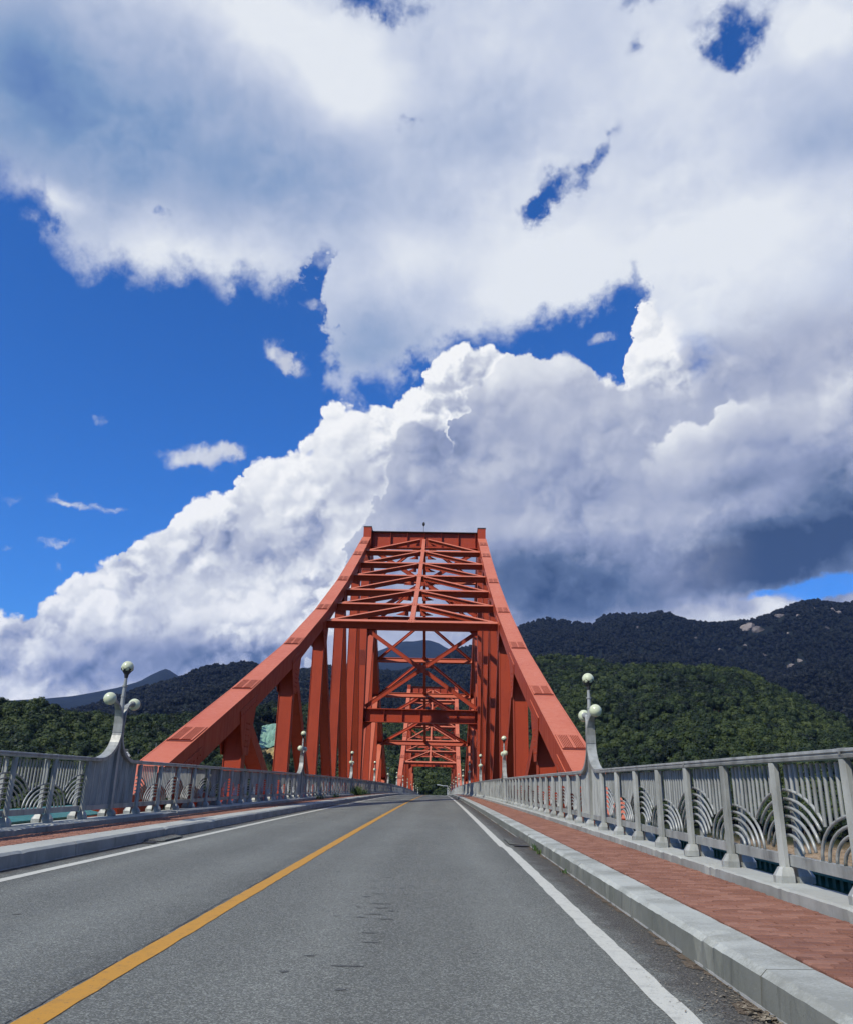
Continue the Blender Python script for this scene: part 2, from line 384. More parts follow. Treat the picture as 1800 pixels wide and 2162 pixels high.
def mat_asphalt():
    m, N, b = new_mat('worn_asphalt')
    p = geo_pos(N)
    ag = N.voro(p, 110.0, 0, feature='F1', out='Color')
    s = N.new('ShaderNodeSeparateColor'); N.t.links.new(ag, s.inputs[0])
    grain = N.add(N.mul(N.m('POWER', s.outputs[0], 3.0), 0.125), N.mul(N.noise(p, 150.0, 2, 0.7), 0.045), N.mul(N.noise(p, 30.0, 3, 0.7), 0.035))
    big = N.noise(N.vm('MULTIPLY', p, (1.0, 0.12, 1.0)), 0.9, 5, 0.6)
    blot = N.noise(p, 0.55, 6, 0.62)
    lum = N.add(0.022, grain, N.mul(N.sub(big, 0.5), 0.06), N.mul(N.sub(blot, 0.5), 0.035))
    # dark unswept margins beside the kerbs: soil and oil that stay where they are
    sx = N.new('ShaderNodeSeparateXYZ'); N.t.links.new(p, sx.inputs[0])
    xw = N.add(sx.outputs[0], N.mul(N.sub(N.noise(p, 2.3, 5, 0.6), 0.5), 0.5))
    edge = N.m('MAXIMUM', N.smooth(xw, 3.28, 3.52), N.smooth(xw, -2.98, -3.28))
    lum = N.mul(lum, N.fmix(edge, 1.0, 0.60))
    seam = N.smooth(N.m('ABSOLUTE', N.add(xw, 0.16)), 0.0, 0.16, 0.84, 1.0)
    lum = N.mul(lum, seam)
    # wheel paths worn smoother and paler than the oily strip between them
    xm = N.add(sx.outputs[0], N.mul(N.sub(N.noise(N.vm('MULTIPLY', p, (1.0, 0.08, 1.0)), 0.8, 3, 0.5), 0.5), 0.5))
    track = None
    for tx in (0.95, 2.55, -0.85, -2.25):
        g = N.smooth(N.m('ABSOLUTE', N.add(xm, -tx)), 0.0, 0.55, 1.0, 0.0)
        track = g if track is None else N.m('MAXIMUM', track, g)
    lum = N.mul(lum, N.fmix(track, 1.03, 1.20))
    col = N.mix(edge, (1.27, 1.33, 1.17), (1.12, 1.06, 0.92))
    c = N.mix(1.0, col, N.new('ShaderNodeCombineColor').outputs[0], 'MULTIPLY')
    comb = c.node.inputs[7].links[0].from_node
    for i in range(3): N.put(comb.inputs[i], lum)
    N.put(b.inputs['Base Color'], c)
    N.put(b.inputs['Roughness'], N.lin(s.outputs[1], 0, 1, 0.62, 0.92))
    b.inputs['Specular IOR Level'].default_value = 0.35
    bump(N, b, N.add(N.mul(s.outputs[0], 0.8), N.noise(p, 150.0, 2, 0.7)), 0.55, 0.008)
    return m
M['asphalt'] = mat_asphalt()

def mat_line(name, col, worn):
    m, N, b = new_mat(name)
    p = geo_pos(N)
    n = N.noise(p, 9.0, 7, 0.7)
    n2 = N.noise(p, 90.0, 2, 0.6)
    f = N.m('MAXIMUM', N.add(N.smooth(n, 0.48, 0.74, 0, 0.6), N.smooth(n2, 0.56, 0.76, 0, 0.55)), N.smooth(N.noise(p, 28.0, 5, 0.75), 0.575, 0.67))
    c = N.mix(f, col, worn)
    N.put(b.inputs['Base Color'], c)
    b.inputs['Roughness'].default_value = 0.7
    bump(N, b, n2, 0.3, 0.004)
    return m
M['yellow'] = mat_line('yellow_road_paint', (0.42, 0.205, 0.016), (0.20, 0.115, 0.035))
M['white'] = mat_line('white_road_paint', (0.46, 0.46, 0.40), (0.22, 0.22, 0.195))

def mat_concrete(name, a, bcol, dark, top_pale=0.0):
    m, N, b = new_mat(name)
    p = geo_pos(N)
    n1 = N.noise(p, 1.3, 7, 0.65)
    n2 = N.noise(N.vm('MULTIPLY', p, (6.0, 6.0, 0.8)), 1.2, 5, 0.65)
    n3 = N.noise(p, 55.0, 4, 0.7)
    rnd = N.new('ShaderNodeObjectInfo').outputs['Random']
    c = N.mix(N.smooth(N.add(n1, N.mul(N.sub(rnd, 0.5), 0.1)), 0.35, 0.68), a, bcol)
    c = N.mix(N.smooth(n2, 0.54, 0.78, 0, 0.7), c, dark)
    c = N.mix(N.smooth(n3, 0.62, 0.78, 0, 0.55), c, dark)
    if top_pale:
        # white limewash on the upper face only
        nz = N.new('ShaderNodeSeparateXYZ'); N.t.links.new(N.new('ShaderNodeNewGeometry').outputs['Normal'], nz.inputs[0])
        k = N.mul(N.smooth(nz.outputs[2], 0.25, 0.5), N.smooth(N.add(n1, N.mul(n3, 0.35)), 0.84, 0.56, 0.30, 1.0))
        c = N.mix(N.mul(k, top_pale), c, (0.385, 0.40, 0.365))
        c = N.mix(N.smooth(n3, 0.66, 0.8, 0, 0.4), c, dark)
    N.put(b.inputs['Base Color'], c)
    b.inputs['Roughness'].default_value = 0.9
    b.inputs['Specular IOR Level'].default_value = 0.25
    bump(N, b, N.add(n3, N.mul(n1, 0.6)), 0.35, 0.008)
    return m
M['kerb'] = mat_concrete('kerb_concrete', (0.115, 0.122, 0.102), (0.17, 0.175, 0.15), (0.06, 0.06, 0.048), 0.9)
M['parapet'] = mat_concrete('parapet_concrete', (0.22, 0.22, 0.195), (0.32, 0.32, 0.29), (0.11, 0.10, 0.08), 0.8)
M['kerb_lifted'] = mat_concrete('grey_kerb_shade_lift', (0.22, 0.22, 0.20), (0.30, 0.30, 0.275), (0.12, 0.12, 0.10), 0.8)  # paler grey copy for the left kerb, brightening its shaded face by colour
M['concrete'] = mat_concrete('pier_concrete', (0.30, 0.30, 0.28), (0.38, 0.38, 0.35), (0.2, 0.2, 0.18))

def mat_brick(joined=False):
    m, N, b = new_mat('red_clay_paver')
    p = geo_pos(N)
    rnd = N.new('ShaderNodeAttribute', attribute_name='tone').outputs['Fac'] if joined else N.new('ShaderNodeObjectInfo').outputs['Random']
    n1 = N.noise(p, 2.0, 5, 0.6)
    n3 = N.noise(p, 70.0, 4, 0.7)
    c = N.ramp(N.add(N.mul(rnd, 0.7), N.mul(n1, 0.4)), [(0.05, (0.150, 0.067, 0.045)), (0.5, (0.205, 0.094, 0.063)), (0.95, (0.265, 0.135, 0.095))])
    c = N.mix(N.smooth(n3, 0.55, 0.78, 0, 0.5), c, (0.085, 0.036, 0.027))
    c = N.mix(N.smooth(N.noise(p, 0.8, 5, 0.6), 0.52, 0.75, 0, 0.45), c, (0.095, 0.04, 0.033))
    N.put(b.inputs['Base Color'], c)
    b.inputs['Roughness'].default_value = 0.88
    b.inputs['Specular IOR Level'].default_value = 0.25
    bump(N, b, n3, 0.4, 0.006)
    return m
M['brick'] = mat_brick()
M['brick_joined'] = mat_brick(True)

def mat_simple(name, c1, c2, scale, rough=0.9, b_str=0.4, b_dist=0.02):
    m, N, b = new_mat(name)
    p = geo_pos(N)
    n = N.noise(p, scale, 6, 0.65)
    rnd = N.new('ShaderNodeObjectInfo').outputs['Random']
    N.put(b.inputs['Base Color'], N.mix(N.smooth(N.add(n, N.mul(N.sub(rnd, 0.5), 0.25)), 0.35, 0.68), c1, c2))
    b.inputs['Roughness'].default_value = rough
    b.inputs['Specular IOR Level'].default_value = 0.25
    bump(N, b, n, b_str, b_dist)
    return m
M['mortar'] = mat_simple('sandy_joint', (0.05, 0.042, 0.03), (0.12, 0.105, 0.075), 14)
M['tar'] = mat_simple('tar_stain', (0.050, 0.052, 0.051), (0.110, 0.115, 0.112), 38)
M['litter'] = mat_simple('dry_leaf_litter', (0.07, 0.045, 0.028), (0.27, 0.24, 0.18), 45)
M['soil'] = mat_simple('gutter_soil', (0.055, 0.040, 0.026), (0.11, 0.085, 0.06), 8)
M['rock'] = mat_simple('granite', (0.07, 0.062, 0.06), (0.20, 0.17, 0.15), 0.05, 0.9, 0.8, 2.0)
M['net'] = mat_simple('green_slope_net', (0.16, 0.30, 0.22), (0.26, 0.40, 0.30), 0.25, 0.8, 0.5, 0.3)
M['yellow_soil'] = mat_simple('yellow_soil', (0.34, 0.25, 0.10), (0.42, 0.36, 0.18), 0.35, 0.95, 0.6, 0.4)
M['wall'] = mat_simple('pale_wall', (0.30, 0.31, 0.31), (0.38, 0.39, 0.38), 0.8)
M['roof'] = mat_simple('dark_roof', (0.08, 0.08, 0.085), (0.12, 0.12, 0.12), 1.2)
M['sign_white'] = mat_simple('white_sign', (0.62, 0.66, 0.68), (0.70, 0.72, 0.72), 2.0, 0.5, 0.0)
M['sign_ink'] = mat_simple('sign_ink', (0.06, 0.07, 0.09), (0.09, 0.1, 0.12), 2.0, 0.5, 0.0)
M['grass'] = mat_simple('grass_blade', (0.035, 0.075, 0.018), (0.075, 0.11, 0.03), 3.0, 0.7, 0.0)
M['bark'] = mat_simple('bark', (0.06, 0.045, 0.03), (0.10, 0.08, 0.06), 3.0)

def mat_leaf(name, c1, c2, c3, big=0.013):
    m, N, b = new_mat(name)
    t = N.t
    rnd = N.new('ShaderNodeObjectInfo').outputs['Random']
    p = geo_pos(N)
    n = N.noise(p, 0.8, 3, 0.6)
    n2 = N.noise(p, big, 4, 0.55)  # broad patches: tone variety plus cloud shadows painted into the foliage
    c = N.ramp(N.add(N.mul(rnd, 0.72), N.mul(n, 0.30), N.mul(N.sub(n2, 0.5), 1.5), 0.0), [(0.15, c1), (0.5, c2), (0.9, c3)])
    N.put(b.inputs['Base Color'], c)
    b.inputs['Roughness'].default_value = 0.6
    b.inputs['Specular IOR Level'].default_value = 0.25
    tr = N.new('ShaderNodeBsdfTranslucent')
    N.put(tr.inputs[0], c)
    mx = N.new('ShaderNodeMixShader')
    mx.inputs[0].default_value = 0.30
    t.links.new(b.outputs[0], mx.inputs[1]); t.links.new(tr.outputs[0], mx.inputs[2])
    out = [x for x in t.nodes if x.type == 'OUTPUT_MATERIAL'][0]
    t.links.new(mx.outputs[0], out.inputs[0])
    return m
M['leaf'] = mat_leaf('broadleaf_foliage', (0.008, 0.016, 0.007), (0.022, 0.040, 0.012), (0.058, 0.080, 0.022))
M['leaf_far'] = mat_leaf('foliage_cloud_shade', (0.0035, 0.0055, 0.0055), (0.0065, 0.0095, 0.008), (0.012, 0.016, 0.012), 0.006)  # near-black leaves: the mountains' cloud shadow is painted into the colour

def mat_ground():
    m, N, b = new_mat('wooded_ground')
    p = geo_pos(N)
    sx = N.new('ShaderNodeSeparateXYZ'); N.t.links.new(p, sx.inputs[0])
    n = N.noise(p, 0.12, 6, 0.65)
    c = N.mix(N.smooth(n, 0.4, 0.65), (0.010, 0.015, 0.007), (0.02, 0.024, 0.011))
    shore = N.smooth(N.add(sx.outputs[2], N.mul(N.sub(n, 0.5), 6.0)), -10.5, -13.5)
    c = N.mix(shore, c, N.ramp(N.noise(p, 0.5, 5, 0.7), [(0.35, (0.12, 0.085, 0.05)), (0.6, (0.27, 0.20, 0.13))]))
    N.put(b.inputs['Base Color'], c)
    b.inputs['Roughness'].default_value = 0.95
    b.inputs['Specular IOR Level'].default_value = 0.1
    bump(N, b, n, 0.5, 1.0)
    return m
M['ground'] = mat_ground()
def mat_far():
    m, N, b = new_mat('slope_cloud_shade')
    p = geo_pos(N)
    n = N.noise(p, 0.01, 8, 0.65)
    N.put(b.inputs['Base Color'], N.mix(N.smooth(n, 0.35, 0.65), (0.006, 0.009, 0.009), (0.011, 0.015, 0.013)))  # base darkened to stand in for cloud shade on the slopes
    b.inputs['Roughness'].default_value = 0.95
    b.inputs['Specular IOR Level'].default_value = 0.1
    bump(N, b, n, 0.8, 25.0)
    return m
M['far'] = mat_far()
def mat_water():
    m, N, b = new_mat('river_water')
    p = geo_pos(N)
    b.inputs['Base Color'].default_value = (0.03, 0.05, 0.04, 1)
    b.inputs['Roughness'].default_value = 0.12
    bump(N, b, N.noise(p, 0.6, 4, 0.6), 0.25, 0.3)
    return m
M['water'] = mat_water()

# ------------------------------------------------------------------ mesh helpers
class MB:
    """Collects shapes for one mesh object (world coordinates)."""
    def __init__(self):
        self.v = []; self.f = []; self.mi = []
    def add(self, vs, fs, mi=0):
        o = len(self.v)
        self.v += [tuple(p) for p in vs]
        self.f += [tuple(i+o for i in f) for f in fs]
        self.mi += [mi]*len(fs)
    def hexa(self, p, mi=0):
        """p: 8 points, bottom ring 0-3 (ccw from above) then top ring 4-7"""
        self.add(p, [(3, 2, 1, 0), (4, 5, 6, 7), (0, 1, 5, 4), (1, 2, 6, 5), (2, 3, 7, 6), (3, 0, 4, 7)], mi)
    def box(self, x0, x1, y0, y1, z0, z1, mi=0):
        self.hexa([(x0, y0, z0), (x1, y0, z0), (x1, y1, z0), (x0, y1, z0), (x0, y0, z1), (x1, y0, z1), (x1, y1, z1), (x0, y1, z1)], mi)
    def beam(self, a, b, w, h, up=(0, 0, 1), mi=0):
        """box from a to b; w across, h along up"""
        a = Vector(a); b = Vector(b)
        d = (b-a).normalized()
        s = d.cross(Vector(up)).normalized()
        u = s.cross(d).normalized()
        s *= w/2; u *= h/2
        self.hexa([a-s-u, a+s-u, b+s-u, b-s-u, a-s+u, a+s+u, b+s+u, b-s+u], mi)
    def ibeam(self, a, b, w, h, up=(0, 0, 1), tf=0.05, tw=0.04, mi=0):
        a = Vector(a); b = Vector(b)
        d = (b-a).normalized(); s = d.cross(Vector(up)).normalized(); u = s.cross(d).normalized()
        self.beam(a+u*(h/2-tf/2), b+u*(h/2-tf/2), w, tf, up, mi)
        self.beam(a-u*(h/2-tf/2), b-u*(h/2-tf/2), w, tf, up, mi)
        self.beam(a, b, tw, h-2*tf-0.002, up, mi)
    def tube(self, pts, r, n=6, mi=0, caps=True):
        pts = [Vector(p) for p in pts]
        rr = r if isinstance(r, (list, tuple)) else [r]*len(pts)
        vs = []
        ref = Vector((1, 0, 0)) if abs((pts[-1]-pts[0]).normalized().x) < 0.8 else Vector((0, 1, 0))
        for i, p in enumerate(pts):
            d = (pts[min(i+1, len(pts)-1)] - pts[max(i-1, 0)]).normalized()
            s = d.cross(ref).normalized(); u = s.cross(d)
            for k in range(n):
                a = 2*math.pi*k/n
                vs.append(p + s*(math.cos(a)*rr[i]) + u*(math.sin(a)*rr[i]))
        fs = []
        for i in range(len(pts)-1):
            for k in range(n):
                k2 = (k+1) % n
                fs.append((i*n+k2, i*n+k, (i+1)*n+k, (i+1)*n+k2))
        if caps:
            fs.append(tuple(range(n))); fs.append(tuple((len(pts)-1)*n+k for k in reversed(range(n))))
        self.add(vs, fs, mi)
    def sphere(self, c, r, nu=14, nv=9, mi=0, sq=(1, 1, 1)):
        c = Vector(c); vs = [c+Vector((0, 0, r*sq[2]))]; fs = []
        for i in range(1, nv):
            th = math.pi*i/nv
            for k in range(nu):
                a = 2*math.pi*k/nu
                vs.append(c+Vector((r*sq[0]*math.sin(th)*math.cos(a), r*sq[1]*math.sin(th)*math.sin(a), r*sq[2]*math.cos(th))))
        vs.append(c-Vector((0, 0, r*sq[2])))
        for k in range(nu): fs.append((0, 1+k, 1+(k+1) % nu))
        for i in range(nv-2):
            for k in range(nu):
                k2 = (k+1) % nu
                fs.append((1+i*nu+k, 1+(i+1)*nu+k, 1+(i+1)*nu+k2, 1+i*nu+k2))
        b = 1+(nv-2)*nu; e = len(vs)-1
        for k in range(nu): fs.append((e, b+(k+1) % nu, b+k))
        self.add(vs, fs, mi)
    def prism(self, poly, axis, a, b, mi=0):
        """poly: 2D points in the two other axes, extruded along axis from a to b"""
        def P(q, t):
            if axis == 0: return (t, q[0], q[1])
            if axis == 1: return (q[0], t, q[1])
            return (q[0], q[1], t)
        n = len(poly)
        vs = [P(q, a) for q in poly] + [P(q, b) for q in poly]
        fs = [tuple(range(n)), tuple(reversed(range(n, 2*n)))] + [((i+1) % n, i, n+i, n+(i+1) % n) for i in range(n)]
        self.add(vs, fs, mi)
    def mesh(self, name, mats, origin=(0, 0, 0), smooth=False, fix=True):
        ox, oy, oz = origin
        me = bpy.data.meshes.new(name)
        me.from_pydata([(x-ox, y-oy, z-oz) for x, y, z in self.v], [], self.f)
        for m in (mats if isinstance(mats, (list, tuple)) else [mats]): me.materials.append(m)
        if any(self.mi): me.polygons.foreach_set('material_index', self.mi)
        if fix:
            bm = bmesh.new(); bm.from_mesh(me)
            bmesh.ops.recalc_face_normals(bm, faces=bm.faces)
            bm.to_mesh(me); bm.free()
        if smooth: me.polygons.foreach_set('use_smooth', [True]*len(me.polygons))
        me.update()
        return me

WL = {}       # world location of each object made here
def link(name, data, loc=(0, 0, 0), parent=None):
    o = bpy.data.objects.new(name, data)
    COL.objects.link(o)
    p = WL.get(parent.name, (0, 0, 0)) if parent else (0, 0, 0)
    o.location = (loc[0]-p[0], loc[1]-p[1], loc[2]-p[2])
    if parent: o.parent = parent
    WL[o.name] = tuple(loc)
    return o
def part(name, mb, mat, parent, loc=None, smooth=False, label=None, kind=None):
    if loc is None: loc = WL[parent.name]
    o = link(name, mb.mesh(name, mat, loc, smooth), loc, parent)
    if label: o['label'] = label
    if kind: o['kind'] = kind
    return o
def thing(name, label, cat, loc, group=None):
    o = link(name, None, loc)
    o.empty_display_size = 0.3
    o['label'] = label; o['category'] = cat
    if group: o['group'] = group
    return o
def struct(name, mb, mat, loc=(0, 0, 0), smooth=False):
    o = link(name, mb.mesh(name, mat, loc, smooth), loc)
    o['kind'] = 'structure'
    return o
def tag(o, label, cat, group=None):
    o['label'] = label; o['category'] = cat
    if group: o['group'] = group
    return o

# ------------------------------------------------------------------ deck curve and the road
RC = 9250.0
def dz(y): return -math.copysign(y*y, y)/(2*RC)
Y0, Y1 = -14.0, 330.0
def stations(a, b, step):
    n = max(1, int(math.ceil((b-a)/step)))
    return [a+(b-a)*i/n for i in range(n+1)]
def sweep(prof, ys, closed=True, jit=0.0, chip=None):
    """profile [(x,z)] swept along the deck"""
    mb = MB()
    n = len(prof); vs = []
    for y in ys:
        hit = chip is not None and random.random() < 0.16
        cd = random.uniform(.006, .028)
        for i, (x, z) in enumerate(prof):
            if hit and i in chip[0]: x, z = x+chip[1]*cd, z-cd*.8
            vs.append((x+(random.uniform(-jit, jit) if jit else 0), y, z+dz(y)+(random.uniform(-jit, jit)*0.6 if jit else 0)))
    fs = []
    m = n if closed else n-1
    for i in range(len(ys)-1):
        for k in range(m):
            k2 = (k+1) % n
            fs.append((i*n+k, i*n+k2, (i+1)*n+k2, (i+1)*n+k))
    if closed:
        fs.append(tuple(reversed(range(n)))); fs.append(tuple((len(ys)-1)*n+k for k in range(n)))
    mb.add(vs, fs)
    return mb

XKL, XKLB, XPL = -3.312, -3.80, -4.63     # left kerb face, kerb back, parapet face
XKR, XKRB, XPR = 3.692, 4.0, 5.01
XFL, XFR = -5.10, 5.30                    # fence centre lines
road = struct('road', sweep([(XKL-0.05, 0.0), (XKR+0.05, 0.0), (XKR+0.05, -0.35), (XKL-0.05, -0.35)], stations(Y0, Y1, 3)), M['asphalt'])

def strip(x0, x1, z, a, b, step, jit=0.0):
    mb = MB(); vs = []
    ys = stations(a, b, step)
    for y in ys:
        j0, j1 = random.uniform(-jit, jit), random.uniform(-jit, jit)
        vs += [(x0+j0, y, z+dz(y)), (x1+j1, y, z+dz(y))]
    mb.add(vs, [(2*i, 2*i+1, 2*i+3, 2*i+2) for i in range(len(ys)-1)])
    return mb
struct('centre_line', strip(-0.075, 0.075, 0.004, Y0, Y1, 0.22, 0.006), M['yellow'])
# white edge lines: the right one steps sideways a little where it was repainted
mb = MB(); ys = stations(Y0, Y1, 0.2); vs = []
for y in ys:
    s = 0.045 if y > 16.0 else 0.0
    vs += [(3.14-s+random.uniform(-.007, .007), y, 0.004+dz(y)), (3.29-s+random.uniform(-.007, .007), y, 0.004+dz(y))]
mb.add(vs, [(2*i, 2*i+1, 2*i+3, 2*i+2) for i in range(len(ys)-1)])
struct('edge_line', mb, M['white'])
struct('edge_line', strip(-2.94, -2.79, 0.004, Y0, Y1, 0.6, 0.004), M['white'])

# crack beside the yellow line and worn scars in the lane: thin tar-dark slivers
mb = MB()
y = 3.0
while y < 11.0:
    l = random.uniform(0.2, 0.9)
    if random.random() < 0.75:
        x = -0.105+random.uniform(-.02, .012); w = random.uniform(.004, .016)
        pts = stations(y, y+l, 0.12); vs = []
        for q in pts:
            xx = x+random.uniform(-.012, .012); ww = w*random.uniform(.3, 1.2)
            vs += [(xx-ww, q, 0.004+dz(q)), (xx+ww, q, 0.004+dz(q))]
        mb.add(vs, [(2*i, 2*i+1, 2*i+3, 2*i+2) for i in range(len(pts)-1)])
    y += l*1.1
scars = [(1.33, 9.14, .16), (1.38, 8.43, .20), (1.42, 8.17, .14), (1.38, 7.8, .19), (1.5, 7.54, .13), (1.28, 7.62, .1), (1.41, 6.88, .13),
         (1.46, 6.5, .12), (1.09, 5.98, .09), (1.36, 5.7, .20), (1.06, 7.65, .05), (1.65, 9.88, .08), (1.62, 9.15, .07), (1.19, 10.24, .1),
         (1.33, 10.66, .12), (1.22, 8.9, .08), (1.52, 8.0, .09), (1.2, 8.2, .06), (1.55, 9.6, .07), (1.24, 9.6, .06), (1.4, 5.1, .06), (1.0, 5.5, .06),
         (-1.6, 7.3, .08), (2.2, 6.2, .05)]
for (x, y, w) in scars:
    n = 9
    ring = []
    for k in range(n):
        a = 2*math.pi*k/n
        ring.append((x+math.cos(a)*w*.62*random.uniform(.5, 1.1), y+math.sin(a)*random.uniform(.008, .034)))
    mb.add([(px, py, 0.003+dz(py)) for px, py in ring], [tuple(range(n))])
o = link('tar_marks', mb.mesh('tar_marks', M['tar'], (0, 0, 0), fix=False), (0, 0, 0)); o['kind'] = 'stuff'

# deck slab under the footways
struct('deck_slab', sweep([(-5.55, 0.02), (XKL, 0.02), (XKL, -0.5), (-5.55, -0.5)], stations(Y0, Y1, 4)), M['concrete'])
struct('deck_slab', sweep([(XKR, 0.02), (5.75, 0.02), (5.75, -0.5), (XKR, -0.5)], stations(Y0, Y1, 4)), M['concrete'])

# kerbs cast in 6 m lengths with open joints
def kerb(name, prof, first, mat, jit, seg=5.96, chip=None):
    k0 = link(name, None, (prof[0][0], 0, 0)); k0['kind'] = 'structure'
    a = first - 6.0*math.ceil((first-Y0)/6.0)
    while a < Y1:
        fine = a < 40
        mb = sweep(prof, stations(a+0.005, min(a+seg+0.034, Y1), 0.11 if a < 14 else (0.4 if fine else 3.0)), True, jit if fine else 0.0, chip if a < 20 else None)
        part('kerb_stone', mb, mat, k0)
        a += 6.0
    return k0
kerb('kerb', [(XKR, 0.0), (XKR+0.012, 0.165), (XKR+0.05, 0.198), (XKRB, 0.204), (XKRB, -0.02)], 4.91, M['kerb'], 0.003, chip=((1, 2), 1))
kerb('kerb', [(XKLB, -0.02), (XKLB, 0.204), (XKL-0.05, 0.198), (XKL-0.012, 0.165), (XKL, 0.0)], 12.34, M['kerb_lifted'], 0.003, chip=((2, 3), -1))
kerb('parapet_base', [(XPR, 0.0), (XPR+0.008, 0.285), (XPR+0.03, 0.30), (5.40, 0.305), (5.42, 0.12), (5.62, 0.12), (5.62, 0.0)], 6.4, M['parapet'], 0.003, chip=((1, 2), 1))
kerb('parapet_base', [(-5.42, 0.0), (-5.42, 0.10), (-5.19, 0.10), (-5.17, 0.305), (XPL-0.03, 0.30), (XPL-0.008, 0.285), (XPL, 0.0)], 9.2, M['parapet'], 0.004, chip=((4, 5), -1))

# brick footways
def footway(xa, xb, ya, first_y):
    w = link('footway', sweep([(xa, 0.155), (xb, 0.155), (xb, 0.02), (xa, 0.02)], stations(Y0, Y1, 4)).mesh('footway', M['mortar']), (0, 0, 0))
    w['kind'] = 'structure'
    BL, BW, G = 0.200, 0.100, 0.015
    protos = []
    for k in range(6):
        mb = MB()
        l, d, b = (BL-G)/2, (BW-G)/2, 0.009
        t = [random.uniform(-.0025, .0025) for _ in range(4)]
        z = 0.0
        lo = [(-l, -d, -.05), (l, -d, -.05), (l, d, -.05), (-l, d, -.05)]
        mid = [(x, y, z-b) for x, y, _ in lo]
        top = [(x*(1-b/l), y*(1-b/d), z+t[i]) for i, (x, y, _) in enumerate(lo)]
        mb.add(lo+mid+top, [(0, 1, 5, 4), (1, 2, 6, 5), (2, 3, 7, 6), (3, 0, 4, 7), (4, 5, 9, 8), (5, 6, 10, 9), (6, 7, 11, 10), (7, 4, 8, 11), (8, 9, 10, 11)])
        protos.append(mb)
    pm = [p.mesh('brick', M['brick'], fix=False) for p in protos]
    stuff = MB()
    n_ind = 0
    y = first_y; row = 0
    while y < 70.0:
        x = xa+0.012+(0 if row % 2 else -BL/2)+BL/2
        while x-BL/2 < xb-0.02:
            x0, x1 = max(x-BL/2, xa+0.012), min(x+BL/2, xb-0.004)
            if x1-x0 > 0.04:
                z = 0.205+dz(y)+random.uniform(-.003, .003)
                if n_ind < 300:
                    o = bpy.data.objects.new('brick', pm[random.randrange(6)])
                    COL.objects.link(o)
                    o.location = ((x0+x1)/2+random.uniform(-.004, .004), y+random.uniform(-.002, .002), z)
                    o.scale = ((x1-x0)/BL, 1, 1)
                    o.rotation_euler = (random.uniform(-.008, .008), random.uniform(-.006, .006), random.uniform(-.012, .012))
                    o.parent = w
                    n_ind += 1
                else:
                    p = protos[random.randrange(6)]
                    s = (x1-x0)/BL; cx = (x0+x1)/2
                    stuff.add([(cx+vx*s, y+vy, z+vz) for vx, vy, vz in p.v], p.f)
            x += BL
        y += BW; row += 1
    me = stuff.mesh('brick_paving', M['brick_joined'], fix=False)
    nv = len(protos[0].v)
    tone = me.attributes.new('tone', 'FLOAT', 'POINT')
    tone.data.foreach_set('value', np.repeat(rng.uniform(0, 1, len(stuff.v)//nv), nv).astype(np.float32))
    o = link('brick_paving', me, (0, 0, 0), w); o['kind'] = 'stuff'
    part('brick_paving', sweep([(xa+0.012, 0.204), (xb, 0.204), (xb, 0.16), (xa+0.012, 0.16)], stations(70.0, Y1, 4)), M['brick'], w, kind='stuff')
footway(XKRB+0.02, XPR, 0, 3.2)
footway(XPL, XKLB-0.015, 0, 9.0)

# ------------------------------------------------------------------ red truss bridge
T1, T2 = 81.6, 209.9
HALF = 6.1
CW, CD = 0.80, 0.95                      # chord width and depth
ANCHOR = [(1.3, 26.05), (4.93, 24.15), (9.87, 21.5), (19.74, 16.5), (29.6, 12.0), (39.5, 7.97), (49.35, 4.5), (56.6, 2.1), (61.7, 0.42)]
MAIN = [(1.3, 26.1), (4.93, 23.6), (9.87, 19.9), (19.74, 12.7), (29.6, 7.5), (39.5, 3.0), (49.35, 0.3), (63.9, -1.1)]
def prof(pts, d):
    for (a, ha), (b, hb) in zip(pts, pts[1:]):
        if a <= d <= b: return ha+(hb-ha)*(d-a)/(b-a)
    return pts[0][1] if d < pts[0][0] else pts[-1][1]
bridge = thing('truss_bridge', 'tall red steel cantilever truss bridge rising over the two lane road', 'bridge', (0, T1, dz(T1)))

